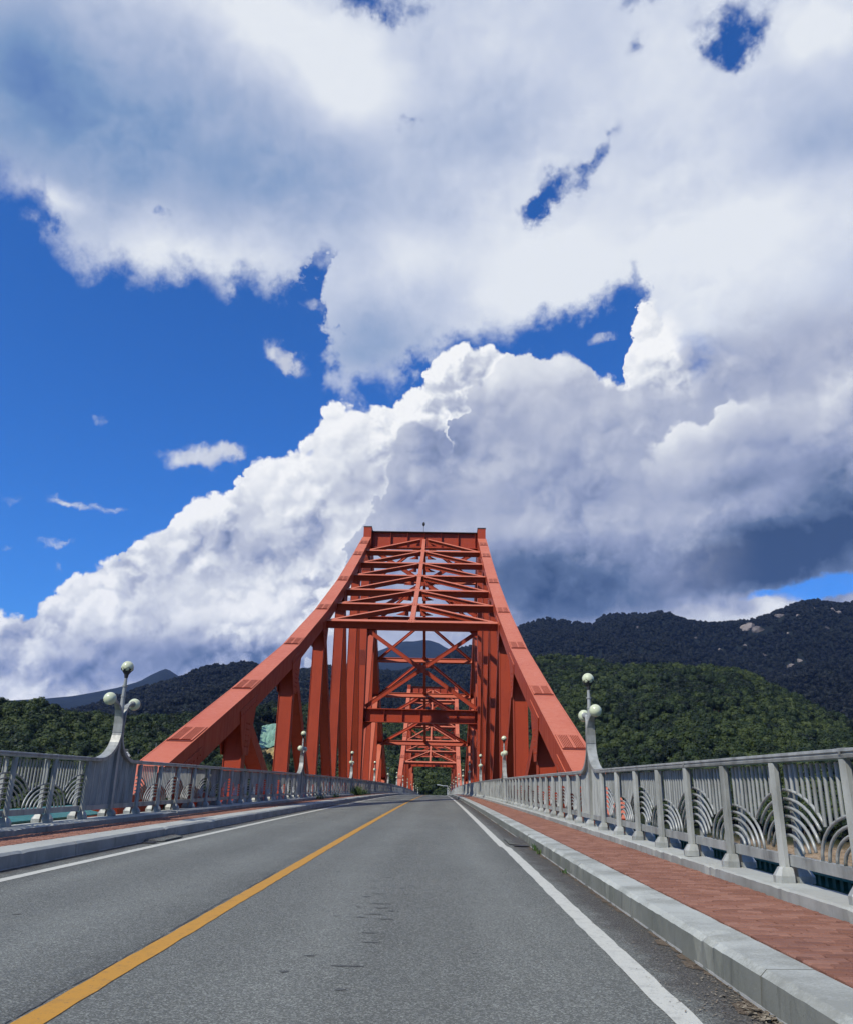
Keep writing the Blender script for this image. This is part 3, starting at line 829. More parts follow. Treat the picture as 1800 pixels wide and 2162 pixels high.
def arm(tower, sg, pts, detail):
    """one cantilever arm; sg=-1 runs towards the camera, +1 away"""
    def Pt(d, h): return (tower+sg*d, h+dz(tower+sg*d))
    line = [Pt(d, h) for d, h in pts]
    nrm = []
    for i in range(len(line)):
        a = Vector(line[max(i-1, 0)]); b = Vector(line[min(i+1, len(line)-1)])
        if 0 < i < len(line)-1:
            d1 = (Vector(line[i])-a).normalized(); d2 = (b-Vector(line[i])).normalized()
            t = (d1+d2).normalized(); k = 1.0/max(0.5, t.dot(d1))
        else:
            t = (b-a).normalized(); k = 1.0
        n = Vector((-t.y, t.x)); n = n if n.y > 0 else -n
        nrm.append(n*k)
    for s in (-1, 1):
        x0, x1 = s*HALF-CW/2, s*HALF+CW/2
        for i in range(len(line)-1):
            p, q = Vector(line[i]), Vector(line[i+1])
            t = (q-p).normalized()*0.004
            pb, qb = p-nrm[i]*CD, q-nrm[i+1]*CD
            mb = MB()
            P = [pb+t, qb-t, p+t, q-t]
            mb.hexa([(x0, P[0].x, P[0].y), (x1, P[0].x, P[0].y), (x1, P[1].x, P[1].y), (x0, P[1].x, P[1].y),
                     (x0, P[2].x, P[2].y), (x1, P[2].x, P[2].y), (x1, P[3].x, P[3].y), (x0, P[3].x, P[3].y)])
            # flange lips standing out along both upper edges
            for e in (-1, 1):
                xa, xb = sorted((s*HALF+e*(CW/2+0.004), s*HALF+e*(CW/2+0.05)))
                A, B = p-nrm[i]*0.05+t, q-nrm[i+1]*0.05-t
                C, Dd = p+nrm[i]*0.006+t, q+nrm[i+1]*0.006-t
                mb.hexa([(xa, A.x, A.y), (xb, A.x, A.y), (xb, B.x, B.y), (xa, B.x, B.y), (xa, C.x, C.y), (xb, C.x, C.y), (xb, Dd.x, Dd.y), (xa, Dd.x, Dd.y)])
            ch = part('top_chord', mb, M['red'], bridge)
            if i < len(line)-2:
                # louvred drain plate at the lower end of each length
                tt = (p-q).normalized(); nn = Vector((-tt.y, tt.x)); nn = nn if nn.y > 0 else -nn
                base = q + tt*0.25
                L = min(1.55, (p-q).length*0.45)
                g = MB()
                def q3(x, along, up):
                    w = base+tt*along+nn*up
                    return (x, w.x, w.y)
                def slab(xa, xb, a0, a1, u0, u1, mi):
                    g.hexa([q3(xa, a0, u0), q3(xb, a0, u0), q3(xb, a1, u0), q3(xa, a1, u0), q3(xa, a0, u1), q3(xb, a0, u1), q3(xb, a1, u1), q3(xa, a1, u1)], mi)
                xc = s*HALF
                slab(xc-0.33, xc+0.33, 0.05, L, 0.003, 0.012, 1)
                for gx in (-0.175, 0.175):
                    for k in range(6):
                        xx = xc+gx+(k-2.5)*0.054
                        slab(xx-0.013, xx+0.013, 0.07, L-0.02, 0.014, 0.050, 0)
                slab(xc-0.024, xc+0.024, 0.05, L, 0.014, 0.045, 0)
                slab(xc-0.395, xc+0.395, -0.05, 0.0, 0.003, 0.022, 1)
                slab(xc-0.395, xc-0.335, 0.02, L+0.06, 0.003, 0.04, 0)
                slab(xc+0.335, xc+0.395, 0.02, L+0.06, 0.003, 0.04, 0)
                o = part('louvre_plate', g, [M['red'], M['red_dark']], ch); o['kind'] = 'stuff'
        # verticals, diagonals and gussets at the panel points
        nodes = [(d, h) for d, h in pts if d > 8 and h > 1.5]
        for (d, h) in nodes:
            y = tower+sg*d; z = h+dz(y)
            zb = -0.9+dz(y)
            if d < 52:
                mb = MB()
                # box post with thin flange plates standing proud at the edges
                mb.box(s*HALF-0.33, s*HALF+0.33, y-0.26, y+0.26, zb, z-CD-0.02)
                for e in (-1, 1):
                    mb.box(s*HALF+e*0.345-0.014, s*HALF+e*0.345+0.014, y-0.30, y+0.30, zb, z-CD-0.02)
                part('vertical_post', mb, M['red'], bridge)
            # diagonal from the chord down towards the tower
            prev = [q for q in ([(0.6, 27.0)] + [p for p in pts if p[0] > 8]) if q[0] < d-0.1][-1]
            y2 = tower+sg*(prev[0] if prev[0] > 1 else 0.9)
            a = Vector((s*HALF, y-sg*0.35, z-CD-0.15)); b = Vector((s*HALF, y2+sg*0.45, -0.8+dz(y2)))
            mb = MB()
            mb.beam(a, b, 0.60, 0.46, (0, 1, 0.3))
            for e in (-1, 1):
                mb.beam(a+Vector((e*0.318, 0, 0)), b+Vector((e*0.318, 0, 0)), 0.028, 0.54, (0, 1, 0.3))
            part('diagonal', mb, M['red'], bridge)
            # gusset plates on both faces
            sl = (prof(pts, d+1.2)-prof(pts, d-1.2))/2.4*sg
            for e in (-1, 1):
                mb = MB()
                def gz(dy): return z-0.5*CD+sl*dy
                poly = [(y-1.35, gz(-1.35)), (y+1.35, gz(1.35)), (y+1.05, gz(1.05)-0.75), (y-sg*0.0+0.42, z-CD-1.55), (y-0.42, z-CD-1.55), (y-1.05, gz(-1.05)-0.75)]
                xg = s*HALF+e*(CW/2+0.006)
                mb.prism(poly, 0, xg, xg+e*0.028)
                if detail:
                    for r in range(5):
                        for c in range(3):
                            by = y+(c-1)*0.22; bz = z-CD-0.35-r*0.22
                            mb.box(min(xg+e*0.028, xg+e*0.052), max(xg+e*0.028, xg+e*0.052), by-0.025, by+0.025, bz-0.025, bz+0.025)
                    for c in range(9):
                        by = y-1.15+c*0.29; bz = gz(by-y)-0.22
                        mb.box(min(xg+e*0.028, xg+e*0.052), max(xg+e*0.028, xg+e*0.052), by-0.025, by+0.025, bz-0.025, bz+0.025)
                part('gusset_plate', mb, M['red'], bridge)
    # lateral ladder between the two top chords
    ends = [(tower+sg*0.9, 26.1+dz(tower))]
    for k in range(1, 7):
        d = 4.935*k
        y = tower+sg*d; z = prof(pts, d)+dz(y)
        ends.append((y, z-0.66))
    for k in range(1, 7):
        y, zt = ends[k]; yu, zu = ends[k-1]
        X = HALF-CW/2-0.01
        slope = Vector((0, yu-y, zu-zt)).normalized()
        up = Vector((1, 0, 0)).cross(slope); up = up if up.z > 0 else -up
        mb = MB()
        c0 = Vector((0, y, zt))-up*0.26
        e0, e1 = c0-Vector((X, 0, 0)), c0+Vector((X, 0, 0))
        mb.beam(e0+up*0.255, e1+up*0.255, 0.56 if k == 6 else 0.44, 0.05, up)
        mb.beam(e0, e1, 0.15, 0.455, up)
        mb.beam(e0-up*0.25, e1-up*0.25, 0.20, 0.04, up)
        part('lateral_strut', mb, M['red'], bridge)
        for s in (-1, 1):
            a = Vector((s*(X-0.25), y, zt-0.20))+slope*0.30; b = Vector((s*0.42, yu, zu-0.20))-slope*0.22
            mb = MB(); mb.beam(a+up*0.165, b+up*0.165, 0.27, 0.04, up); mb.beam(a, b, 0.09, 0.286, up); mb.beam(a-up*0.16, b-up*0.16, 0.13, 0.03, up)
            # bracket under the apex
            c = b+(a-b)*0.18
            mb.prism([(b.x, b.z-0.18), (c.x, c.z-0.18), (b.x, b.z-0.62)], 1, b.y-0.05, b.y+0.05)
            part('lateral_brace', mb, M['red'], bridge)
        mb = MB()
        a = Vector((0, y, zt-0.12))+slope*0.24; b = Vector((0, yu, zu-0.12))-slope*0.24
        mb.beam(a, b, 0.34, 0.26, up)
        part('centre_rib', mb, M['red'], bridge)
        mb = MB()
        c = Vector((0, y, zt+0.02))
        mb.beam(c-slope*0.42, c+slope*0.42, 0.5, 0.03, up)
        for bx in (-0.17, 0, 0.17):
            for by in (-0.3, 0.3):
                q = c+slope*by+up*0.03+Vector((bx, 0, 0))
                mb.beam(q, q+up*0.03, 0.05, 0.05, (0, 1, 0))
        part('node_plate', mb, M['red'], bridge)

def tower_frame(y, front):
    zb = dz(y)
    for s in (-1, 1):
        mb = MB()
        mb.box(s*HALF-0.42, s*HALF+0.42, y-0.85, y+0.85, zb-0.9, zb+27.3)
        p = part('tower_post', mb, M['red'], bridge)
        mb = MB(); mb.box(s*HALF-0.45, s*HALF+0.45, y-0.88, y+0.88, zb+27.303, zb+27.42)
        part('cap', mb, M['cap'], p)
        for yy in (y-0.853,):
            mb = MB()
            for zc in (12.6, 22.5):
                mb.box(s*HALF-0.36, s*HALF+0.36, yy-0.012, yy, zb+zc, zb+zc+1.5, 1)
                for k in range(6):
                    xx = s*HALF+(k-2.5)*0.11
                    mb.box(xx-0.02, xx+0.02, yy-0.05, yy-0.014, zb+zc+0.05, zb+zc+1.45, 0)
            o = part('louvre_plate', mb, [M['red'], M['red_dark']], p); o['kind'] = 'stuff'
    X = HALF-0.425
    def girder(z0, z1, wid, top_mat=None):
        mb = MB()
        mb.box(-X, X, y-0.06, y+0.06, zb+z0+0.06, zb+z1-0.07)
        mb.box(-X, X, y-wid, y+wid, zb+z0, zb+z0+0.058)
        g = part('portal_beam', mb, M['red'], bridge)
        mb = MB(); mb.box(-X, X, y-wid, y+wid, zb+z1-0.068, zb+z1)
        part('top_flange', mb, top_mat or M['red'], g)
        n = 7
        for k in range(n):
            x = -X+0.25+(2*X-0.5)*k/(n-1)
            mb = MB(); mb.box(x-0.012, x+0.012, y-wid+0.05, y-0.062, zb+z0+0.06, zb+z1-0.07)
            part('stiffener', mb, M['red'], g)
        for s in (-1, 1):
            mb = MB(); mb.prism([(s*(X-0.02), zb+z0-0.004), (s*(X-0.9), zb+z0-0.004), (s*(X-0.02), zb+z0-0.75)], 1, y-0.05, y+0.05)
            part('knee_plate', mb, M['red'], g)
    girder(25.2, 27.02, 0.42, M['cap'])
    girder(16.35, 17.7, 0.40)
    girder(7.0, 8.32, 0.42)
    def cross(z0, z1):
        for s in (-1, 1):
            mb = MB()
            yy = y+s*0.13
            mb.ibeam((-s*(X-0.1), yy, zb+z0), (s*(X-0.1), yy, zb+z1), 0.24, 0.40, (0, 0, 1), 0.04, 0.16)
            part('cross_brace', mb, M['red'], bridge)
        mb = MB(); zc = zb+(z0+z1)/2
        mb.box(-0.45, 0.45, y-0.29, y-0.262, zc-0.4, zc+0.4)
        part('node_plate', mb, M['red'], bridge)
    cross(8.5, 16.2)
    cross(17.9, 25.0)
    mb = MB(); mb.tube([(-0.1, y-0.2, zb+27.0), (-0.1, y-0.2, zb+27.75)], 0.025, 6)
    f = part('aviation_light', mb, M['dark'], bridge)
    mb = MB(); mb.sphere((-0.1, y-0.2, zb+27.95), 0.19, 10, 7, sq=(0.8, 0.8, 1.25))
    part('light_head', mb, M['dark'], f, smooth=True)

arm(T1, -1, ANCHOR, True)
tower_frame(T1, True)
arm(T1, 1, MAIN, False)
arm(T2, -1, MAIN, False)
tower_frame(T2, False)
arm(T2, 1, ANCHOR, False)
for s in (-1, 1):
    y = 20.05
    while y < 271:
        y2 = min(y+9.87, 271.4)
        mb = MB()
        mb.hexa([(s*HALF-0.4, y+.004, -1.15+dz(y)), (s*HALF+0.4, y+.004, -1.15+dz(y)), (s*HALF+0.4, y2, -1.15+dz(y2)), (s*HALF-0.4, y2, -1.15+dz(y2)),
                 (s*HALF-0.4, y+.004, -0.25+dz(y)), (s*HALF+0.4, y+.004, -0.25+dz(y)), (s*HALF+0.4, y2, -0.25+dz(y2)), (s*HALF-0.4, y2, -0.25+dz(y2))])
        part('bottom_chord', mb, M['red'], bridge)
        y = y2
for y, l in ((T1, 'grey concrete river pier under the nearer bridge tower'), (T2, 'grey concrete river pier under the farther bridge tower')):
    mb = MB(); mb.box(-7.2, 7.2, y-1.6, y+1.6, -16.4, -2.2+dz(y)); mb.box(-7.8, 7.8, y-2.0, y+2.0, -2.195+dz(y), -1.2+dz(y))
    o = link('bridge_pier', mb.mesh('bridge_pier', M['concrete'], (0, y, -16.4)), (0, y, -16.4)); tag(o, l, 'pier')

# teal edge girders of the approach span, outside each railing
for s, l in ((-1, 'teal steel edge girder outside the left railing, before the red truss'), (1, 'teal steel edge girder outside the right railing, before the red truss')):
    t = thing('edge_girder', l, 'girder', (s*6.25, 8, -0.6))
    zt = 0.285 if s > 0 else 0.16
    xa, xb = (6.08, 6.66) if s > 0 else (-6.0, -5.95)
    xe = 6.20 if s > 0 else -5.97
    mb = MB()
    if s > 0: mb.box(xa, xb, -2, 19.7, zt-0.03, zt)
    else: mb.hexa([(-6.72, -2, .39), (-5.93, -2, .225), (-5.93, 19.7, .225), (-6.72, 19.7, .39), (-6.72, -2, .42), (-5.93, -2, .255), (-5.93, 19.7, .255), (-6.72, 19.7, .42)])
    part('cover_plate', mb, M['teal'], t)
    mb = MB(); mb.box(min(xe-s*0.005, xe+s*0.02), max(xe-s*0.005, xe+s*0.02), -2, 19.7, zt-0.15, zt-0.08 if s < 0 else zt-0.033); part('toe_plate', mb, M['teal'], t)
    mb2 = MB(); y = -2.0
    while y < 19.7:
        mb2.box(min(xe-s*0.008, xe-s*0.05), max(xe-s*0.008, xe-s*0.05), y, y+0.07, zt-0.145, zt-0.085 if s < 0 else zt-0.035); y += 0.17
    part('rib_strip', mb2, M['teal'], t, kind='stuff')
    mb = MB(); mb.box(min(s*6.5, s*6.6), max(s*6.5, s*6.6), -2, 19.7, -1.1, zt-0.034 if s > 0 else 0.33); part('web', mb, M['teal'], t)
    mb = MB(); mb.box(min(s*5.77, s*6.6), max(s*5.77, s*6.6), -2, 19.7, -1.16, -1.103); part('shade_plate', mb, M['dark'], t)  # dark sheet added to stand in for the shaded gap below the girder

# ------------------------------------------------------------------ aluminium railings
BAY = 1.444
ZB, ZT, ZBR = 0.30, 1.46, 0.45           # parapet top, rail top, underside of bottom rail
LOW = [(.80, .41), (.665, .335), (.53, .265), (.39, .19), (.25, .115)]
TALL = [(.90, .585), (.785, .505), (.665, .425), (.545, .345), (.42, .26), (.29, .175)]
ZI = 0.545
def in_low(d):                            # outline of the low fan at distance d from its post
    return LOW[0][1]*math.sqrt(max(0, 1-(d/LOW[0][0])**2)) if d < LOW[0][0] else 0
def contour(d):                           # d from the tall post
    t = TALL[0][1]*math.sqrt(max(0, 1-(d/TALL[0][0])**2)) if d < TALL[0][0] else 0
    return max(t, in_low(BAY-d))
def arc_pts(a, b, tall, n):
    pts = []
    for i in range(n+1):
        th = (math.pi/2)*i/n
        y, z = a*math.sin(th), b*math.cos(th)
        if tall and z < in_low(BAY-y)+0.012: break
        pts.append((0, y, ZI+z))
    return pts
def arc_mb(a, b, tall, n=9, k=5, r=0.0155):
    mb = MB(); p = arc_pts(a, b, tall, n)
    if len(p) > 1: mb.tube(p, r, k, caps=k > 3)
    return mb
def bal_mb(d, k=5, r=0.018):
    mb = MB(); z0 = ZI+contour(d)-0.005
    mb.tube([(0, 0, z0), (0, 0, ZT-0.10)], r, k, caps=False)
    return mb
NBAL = 12
bal_d = [BAY*(i+0.7)/(NBAL+0.4) for i in range(NBAL)]
bal_mesh = [bal_mb(d).mesh('baluster', M['alu'], smooth=True) for d in bal_d]
arc_mesh = {}
for kind, lst in (('low', LOW), ('tall', TALL)):
    for i, (a, b) in enumerate(lst):
        arc_mesh[kind, i, 1] = arc_mb(a, b, kind == 'tall').mesh('arc_bar', M['alu'], smooth=True)
        mb = arc_mb(a, b, kind == 'tall'); mb.v = [(x, -y, z) for x, y, z in mb.v]
        arc_mesh[kind, i, -1] = mb.mesh('arc_bar', M['alu'], smooth=True)

def swoop(d):                             # height of the rail line near a lamp
    if d > 0.95: return 0.0
    q = min(1.0, (0.95-d)/0.89)
    return 0.62*(1-math.sqrt(max(0.0, 1-q*q)))

def post_mb(si, shoes):
    mb = MB()
    for e, dep in ((si, 1.0), (-si, 0.8)):
        xa, xb = e*0.045, e*0.125
        lo, hi = 0.12, ZT-ZB-0.085
        w0, w1 = 0.035, 0.030
        xm = e*0.085
        vs = []
        for w, z in ((w0, lo), (w1, hi)):
            ring = [(xa, -w), (xa, w), (xm, w), (xb, 0.004), (xm, -w)]
            vs += [(x, y, z) for x, y in ring]
        mb.add(vs, [(4, 3, 2, 1, 0), (5, 6, 7, 8, 9)]+[(i, (i+1) % 5, 5+(i+1) % 5, 5+i) for i in range(5)])
    return mb
def shoe_mb(e):
    mb = MB()
    # six sided cast foot with a bevelled top
    def ring(x0, x1, w, c, z): 
        return [(x0, -w, z), (x1-c, -w, z), (x1, -w+c, z), (x1, w-c, z), (x1-c, w, z), (x0, w, z)]
    r0 = ring(0.02, 0.185, 0.070, 0.04, 0.0); r1 = ring(0.02, 0.185, 0.070, 0.04, 0.065); r2 = ring(0.02, 0.135, 0.042, 0.02, 0.14)
    vs = [(e*x, y, z) for x, y, z in r0+r1+r2]
    fs = [tuple(range(6))] + [(i, (i+1) % 6, 6+(i+1) % 6, 6+i) for i in range(6)] + [(6+i, 6+(i+1) % 6, 12+(i+1) % 6, 12+i) for i in range(6)] + [tuple(12+i for i in range(6))]
    mb.add(vs, fs)
    return mb
RAIL_PROF = [(-0.10, -0.075), (0.10, -0.075), (0.105, -0.05), (0.092, -0.042), (0.092, -0.034), (0.105, -0.026), (0.10, -0.004), (0.085, 0.0), (-0.085, 0.0), (-0.10, -0.004), (-0.105, -0.026), (-0.092, -0.034), (-0.092, -0.042), (-0.105, -0.05)]

def make_lamp_parts(si):
    """meshes of one lamp, in its own coordinates (origin on the parapet, z from the parapet top)"""
    q = {}
    def Zr(z): return z-ZB
    # curved rails rising to the stem
    for e in (-1, 1):
        mb = MB()
        path = [(BAY*0.995, 0.0)] + [(d, swoop(d)) for d in (1.1, 0.95, 0.85, 0.74, 0.62, 0.5, 0.39, 0.29, 0.21, 0.15, 0.105, 0.078, 0.064)]
        vs = []; n = 4
        for i, (d, h) in enumerate(path):
            a = path[max(i-1, 0)]; b = path[min(i+1, len(path)-1)]
            t = Vector((b[0]-a[0], b[1]-a[1])).normalized(); nn = Vector((-t.y, t.x)); nn = nn if nn.y > 0 or abs(nn.y) < 1e-6 else -nn
            if abs(nn.y) < 0.02: nn = Vector((1, 0))
            w = 0.10
            for (x, k) in ((-w, -0.070), (w, -0.070), (w+0.004, -0.03), (w, 0.0), (-w, 0.0), (-w-0.004, -0.03)):
                vs.append((x, e*(d+nn.x*k), Zr(ZT)+h+nn.y*k))
        m = 6
        fs = []
        for i in range(len(path)-1):
            for k in range(m): fs.append((i*m+k, i*m+(k+1) % m, (i+1)*m+(k+1) % m, (i+1)*m+k))
        fs.append(tuple(range(m))); fs.append(tuple((len(path)-1)*m+k for k in range(m)))
        mb.add(vs, fs); q['curved_rail', e] = mb.mesh('curved_rail', M['alu'])
        # fluted infill sheet below the curve
        mb = MB(); vs = []; ny = 57
        for i in range(ny):
            d = 0.06+(BAY-0.14)*i/(ny-1)
            x = 0.024*math.cos(2*math.pi*d/0.1)
            top = Zr(ZT)-0.07+swoop(d)
            for xo in (-0.007, 0.007): vs += [(x+xo, e*d, Zr(ZBR)), (x+xo, e*d, top)]
        fs = []
        for i in range(ny-1):
            a = 4*i; b = 4*(i+1)
            fs += [(a, b, b+1, a+1), (a+2, a+3, b+3, b+2), (a, a+2, b+2, b), (a+1, b+1, b+3, a+3)]
        fs += [(0, 1, 3, 2), (4*ny-4, 4*ny-2, 4*ny-1, 4*ny-3)]
        mb.add(vs, fs); q['fluted_panel', e] = mb.mesh('fluted_panel', M['alu'])
        # leaf shaped arm carrying a globe
        mb = MB(); vs = []
        arm_p = [(0.045, 2.035, 0.100), (0.05, 2.2, 0.098), (0.085, 2.36, 0.088), (0.17, 2.50, 0.07), (0.30, 2.60, 0.05), (0.44, 2.655, 0.036), (0.56, 2.665, 0.03)]
        for i, (d, z, w) in enumerate(arm_p):
            a = arm_p[max(i-1, 0)]; b = arm_p[min(i+1, len(arm_p)-1)]
            t = Vector((b[0]-a[0], b[1]-a[1])).normalized(); nn = Vector((t.y, -t.x)); th = 0.028
            for (x, k) in ((-w, -th), (w, -th), (w, th), (-w, th)): vs.append((x, e*(d+nn.x*k), Zr(z)+nn.y*k))
        fs = []
        for i in range(len(arm_p)-1):
            for k in range(4): fs.append((i*4+k, i*4+(k+1) % 4, (i+1)*4+(k+1) % 4, (i+1)*4+k))
        fs += [(0, 1, 2, 3), tuple(len(arm_p)*4-4+k for k in (3, 2, 1, 0))]
        mb.add(vs, fs); q['lamp_arm', e] = mb.mesh('lamp_arm', M['alu'])
        mb = MB(); mb.tube([(0, e*0.53, Zr(2.665)), (0, e*0.60, Zr(2.67)), (0, e*0.615, Zr(2.67))], [0.045, 0.075, 0.062], 12); q['globe_holder', e] = mb.mesh('globe_holder', M['alu'])
        mb = MB(); mb.sphere((0, e*0.71, Zr(2.675)), 0.135, 20, 13); q['globe', e] = mb.mesh('globe', M['globe'], smooth=True)
    mb = MB()
    mb.hexa([(-0.085, -0.05, Zr(ZBR)-0.03), (0.085, -0.05, Zr(ZBR)-0.03), (0.085, 0.05, Zr(ZBR)-0.03), (-0.085, 0.05, Zr(ZBR)-0.03), (-0.075, -0.055, Zr(2.02)), (0.075, -0.055, Zr(2.02)), (0.075, 0.055, Zr(2.02)), (-0.075, 0.055, Zr(2.02))])
    q['stem', 0] = mb.mesh('stem', M['alu'])
    mb = MB(); mb.box(-0.104, 0.104, -0.076, 0.076, Zr(2.022), Zr(2.034)); q['seam_plate', 0] = mb.mesh('seam_plate', M['alu'])
    mb = MB(); mb.tube([(0, 0, Zr(2.035)), (0, 0, Zr(2.4)), (0, 0, Zr(3.22))], [0.06, 0.055, 0.032], 12)
    for z in (2.78, 3.0): mb.tube([(0, 0, Zr(z)), (0, 0, Zr(z)+0.03)], 0.055, 12)
    q['upper_pole', 0] = mb.mesh('upper_pole', M['alu'])
    mb = MB(); vs = []; n = 12
    for i, (z, r) in enumerate(((3.19, 0.036), (3.27, 0.05), (3.34, 0.10), (3.40, 0.138))):
        for k in range(n):
            zz = z + (0.03 if (i == 3 and k % 2 == 0) else (-0.025 if i == 3 else 0))
            a = 2*math.pi*k/n; vs.append((r*math.cos(a), r*math.sin(a), Zr(zz)))
    fs = []
    for i in range(3):
        for k in range(n): fs.append((i*n+k, i*n+(k+1) % n, (i+1)*n+(k+1) % n, (i+1)*n+k))
    fs.append(tuple(reversed(range(n))))
    mb.add(vs, fs); q['globe_cup', 0] = mb.mesh('globe_cup', M['dark'])
    mb = MB(); mb.sphere((0, 0, Zr(3.435)), 0.135, 20, 13); q['globe', 0] = mb.mesh('globe', M['globe'], smooth=True)
    mb = MB()
    for e in (-1, 1):
        s = shoe_mb(e); mb.add(s.v, s.f)
    q['foot', 0] = mb.mesh('foot', M['alu'])
    return q

ORD = ['nearest', 'second', 'third', 'fourth', 'fifth', 'sixth', 'seventh', 'eighth', 'ninth', 'tenth', 'eleventh']
def railing(side, xc, si, ylamp):
    label = f'grey aluminium railing with fanned arc bars along the {side} footway'
    r = thing('railing', label, 'railing', (xc, ylamp, ZB+dz(ylamp)))
    k_lo, k_hi = -9, 203
    pm = post_mb(si, False).mesh('post', M['alu'])
    pms = post_mb(si, True)
    for e in (-1, 1):
        s = shoe_mb(e); pms.add(s.v, s.f)
    pms = pms.mesh('post', M['alu'])
    sm = {e: shoe_mb(e).mesh('foot', M['alu']) for e in (-1, 1)}
    lamp_k = [17*j for j in range(12)]
    nb = na = 0
    rest = MB(); rest_f = MB()
    for k in range(k_lo, k_hi+1):
        y = ylamp+k*BAY
        zz = ZB+dz(y)
        if y < 3.5: continue
        lamp = k % 17 == 0
        near = k < 34
        if not lamp:
            p = link('post', pm if near else pms, (xc, y, zz), r)
            if near:
                for e in (-1, 1): link('foot', sm[e], (xc, y, zz), p)
        # bay from this post to the next
        if k == k_hi: continue
        mb = MB()
        y2 = y+BAY
        mb.hexa([(xc-0.035, y+.03, ZBR+dz(y)), (xc+0.035, y+.03, ZBR+dz(y)), (xc+0.035, y2-.03, ZBR+dz(y2)), (xc-0.035, y2-.03, ZBR+dz(y2)),
                 (xc-0.035, y+.03, ZBR+.095+dz(y)), (xc+0.035, y+.03, ZBR+.095+dz(y)), (xc+0.035, y2-.03, ZBR+.095+dz(y2)), (xc-0.035, y2-.03, ZBR+.095+dz(y2))])
        part('bottom_rail', mb, M['alu'], r)
        if lamp or (k+1) % 17 == 0: continue
        tall_first = k % 2 != 0
        z0 = dz(y)
        indiv = nb+NBAL <= 300 and na+11 <= 300
        for i, d in enumerate(bal_d):
            yy = y+d if tall_first else y2-d
            if indiv:
                link('baluster', bal_mesh[i], (xc, yy, dz(yy)), r); nb += 1
            else:
                b = bal_mb(d, 4 if y < 120 else 3); rest.add([(vx+xc, vy+yy, vz+dz(yy)) for vx, vy, vz in b.v], b.f)
        for kind, lst in (('low', LOW), ('tall', TALL)):
            for i, (a, b_) in enumerate(lst):
                first = (kind == 'tall') == tall_first
                yy = y if first else y2; dr = 1 if first else -1
                if indiv:
                    link('arc_bar', arc_mesh[kind, i, dr], (xc, yy, dz(yy)), r); na += 1
                else:
                    b = arc_mb(a, b_, kind == 'tall', 7 if y < 70 else 4, 4 if y < 70 else 3)
                    rest.add([(vx+xc, vy*dr+yy, vz+dz(yy)) for vx, vy, vz in b.v], b.f)
    part('infill_bars', rest, M['alu'], r, kind='stuff')
    # top rail between the lamps
    a = 3.5; j = 0
    while j < 13:
        b = ylamp+17*j*BAY-BAY
        if b > a: part('top_rail', sweep([(xc+px, ZT+pz) for px, pz in RAIL_PROF], stations(a, b, 3)), M['alu'], r)
        a = b+2*BAY; j += 1
        if a > 310: break
    # sleeves over the rail joints, each with a screw head
    for k in range(k_lo, 40):
        y = ylamp+k*BAY
        if y < 3.8 or k % 3 != 1 or k % 17 in (0, 1, 16): continue
        mb = sweep([(xc+px*1.035, ZT-0.038+(pz+0.038)*1.07) for px, pz in RAIL_PROF], [y-0.06, y+0.06])
        mb.box(min(xc+si*0.108, xc+si*0.116), max(xc+si*0.108, xc+si*0.116), y-0.012, y+0.012, ZT-0.05+dz(y), ZT-0.026+dz(y))
        part('rail_sleeve', mb, M['alu'], r)
    q = make_lamp_parts(si)
    for j in range(12):
        y = ylamp+17*j*BAY
        if y > 300: break
        o = ORD[j] if j < len(ORD) else 'twelfth'
        if j == 0: lab = f'three globe lamp on the {side} railing, nearest the camera, before the red truss'
        else: lab = f'three globe lamp on the {side} railing, {o} lamp along from the camera'
        t = thing('bridge_lamp', lab, 'street lamp', (xc, y, ZB+dz(y)), f'globe lamps along the {side} railing')
        made = {}
        for (n, e), me in q.items():
            par = t
            if n in ('globe_holder',) : par = made['lamp_arm', e]
            made[n, e] = link(n, me, (xc, y, ZB+dz(y)), par)
railing('right', XFR, -1, 18.3)
railing('left', XFL, 1, 17.8)

# ------------------------------------------------------------------ river valley, hills and woods
def vnoise(x, y, seed=0):
    """smooth value noise on arrays"""
    xi = np.floor(x).astype(np.int64); yi = np.floor(y).astype(np.int64)
    xf = x-xi; yf = y-yi
    def h(a, b):
        n = (a*374761393 + b*668265263 + seed*974711) & 0x7fffffff
        n = ((n ^ (n >> 13))*1274126177) & 0x7fffffff
        return ((n ^ (n >> 16)) & 0xffff)/65535.0
    u = xf*xf*(3-2*xf); v = yf*yf*(3-2*yf)
    return (h(xi, yi)*(1-u)+h(xi+1, yi)*u)*(1-v) + (h(xi, yi+1)*(1-u)+h(xi+1, yi+1)*u)*v
def fbm(x, y, octv=5, seed=0, gain=0.5):
    s = 0; a = 1; t = 0
    for i in range(octv):
        s = s+a*vnoise(x*2**i, y*2**i, seed+i*17); t += a; a *= gain
    return s/t

mb = MB(); mb.add([(-4500, -560, -16), (4500, -560, -16), (4500, 7150, -16), (-4500, 7150, -16)], [(0, 1, 2, 3)])
struct('river', mb, M['water'])

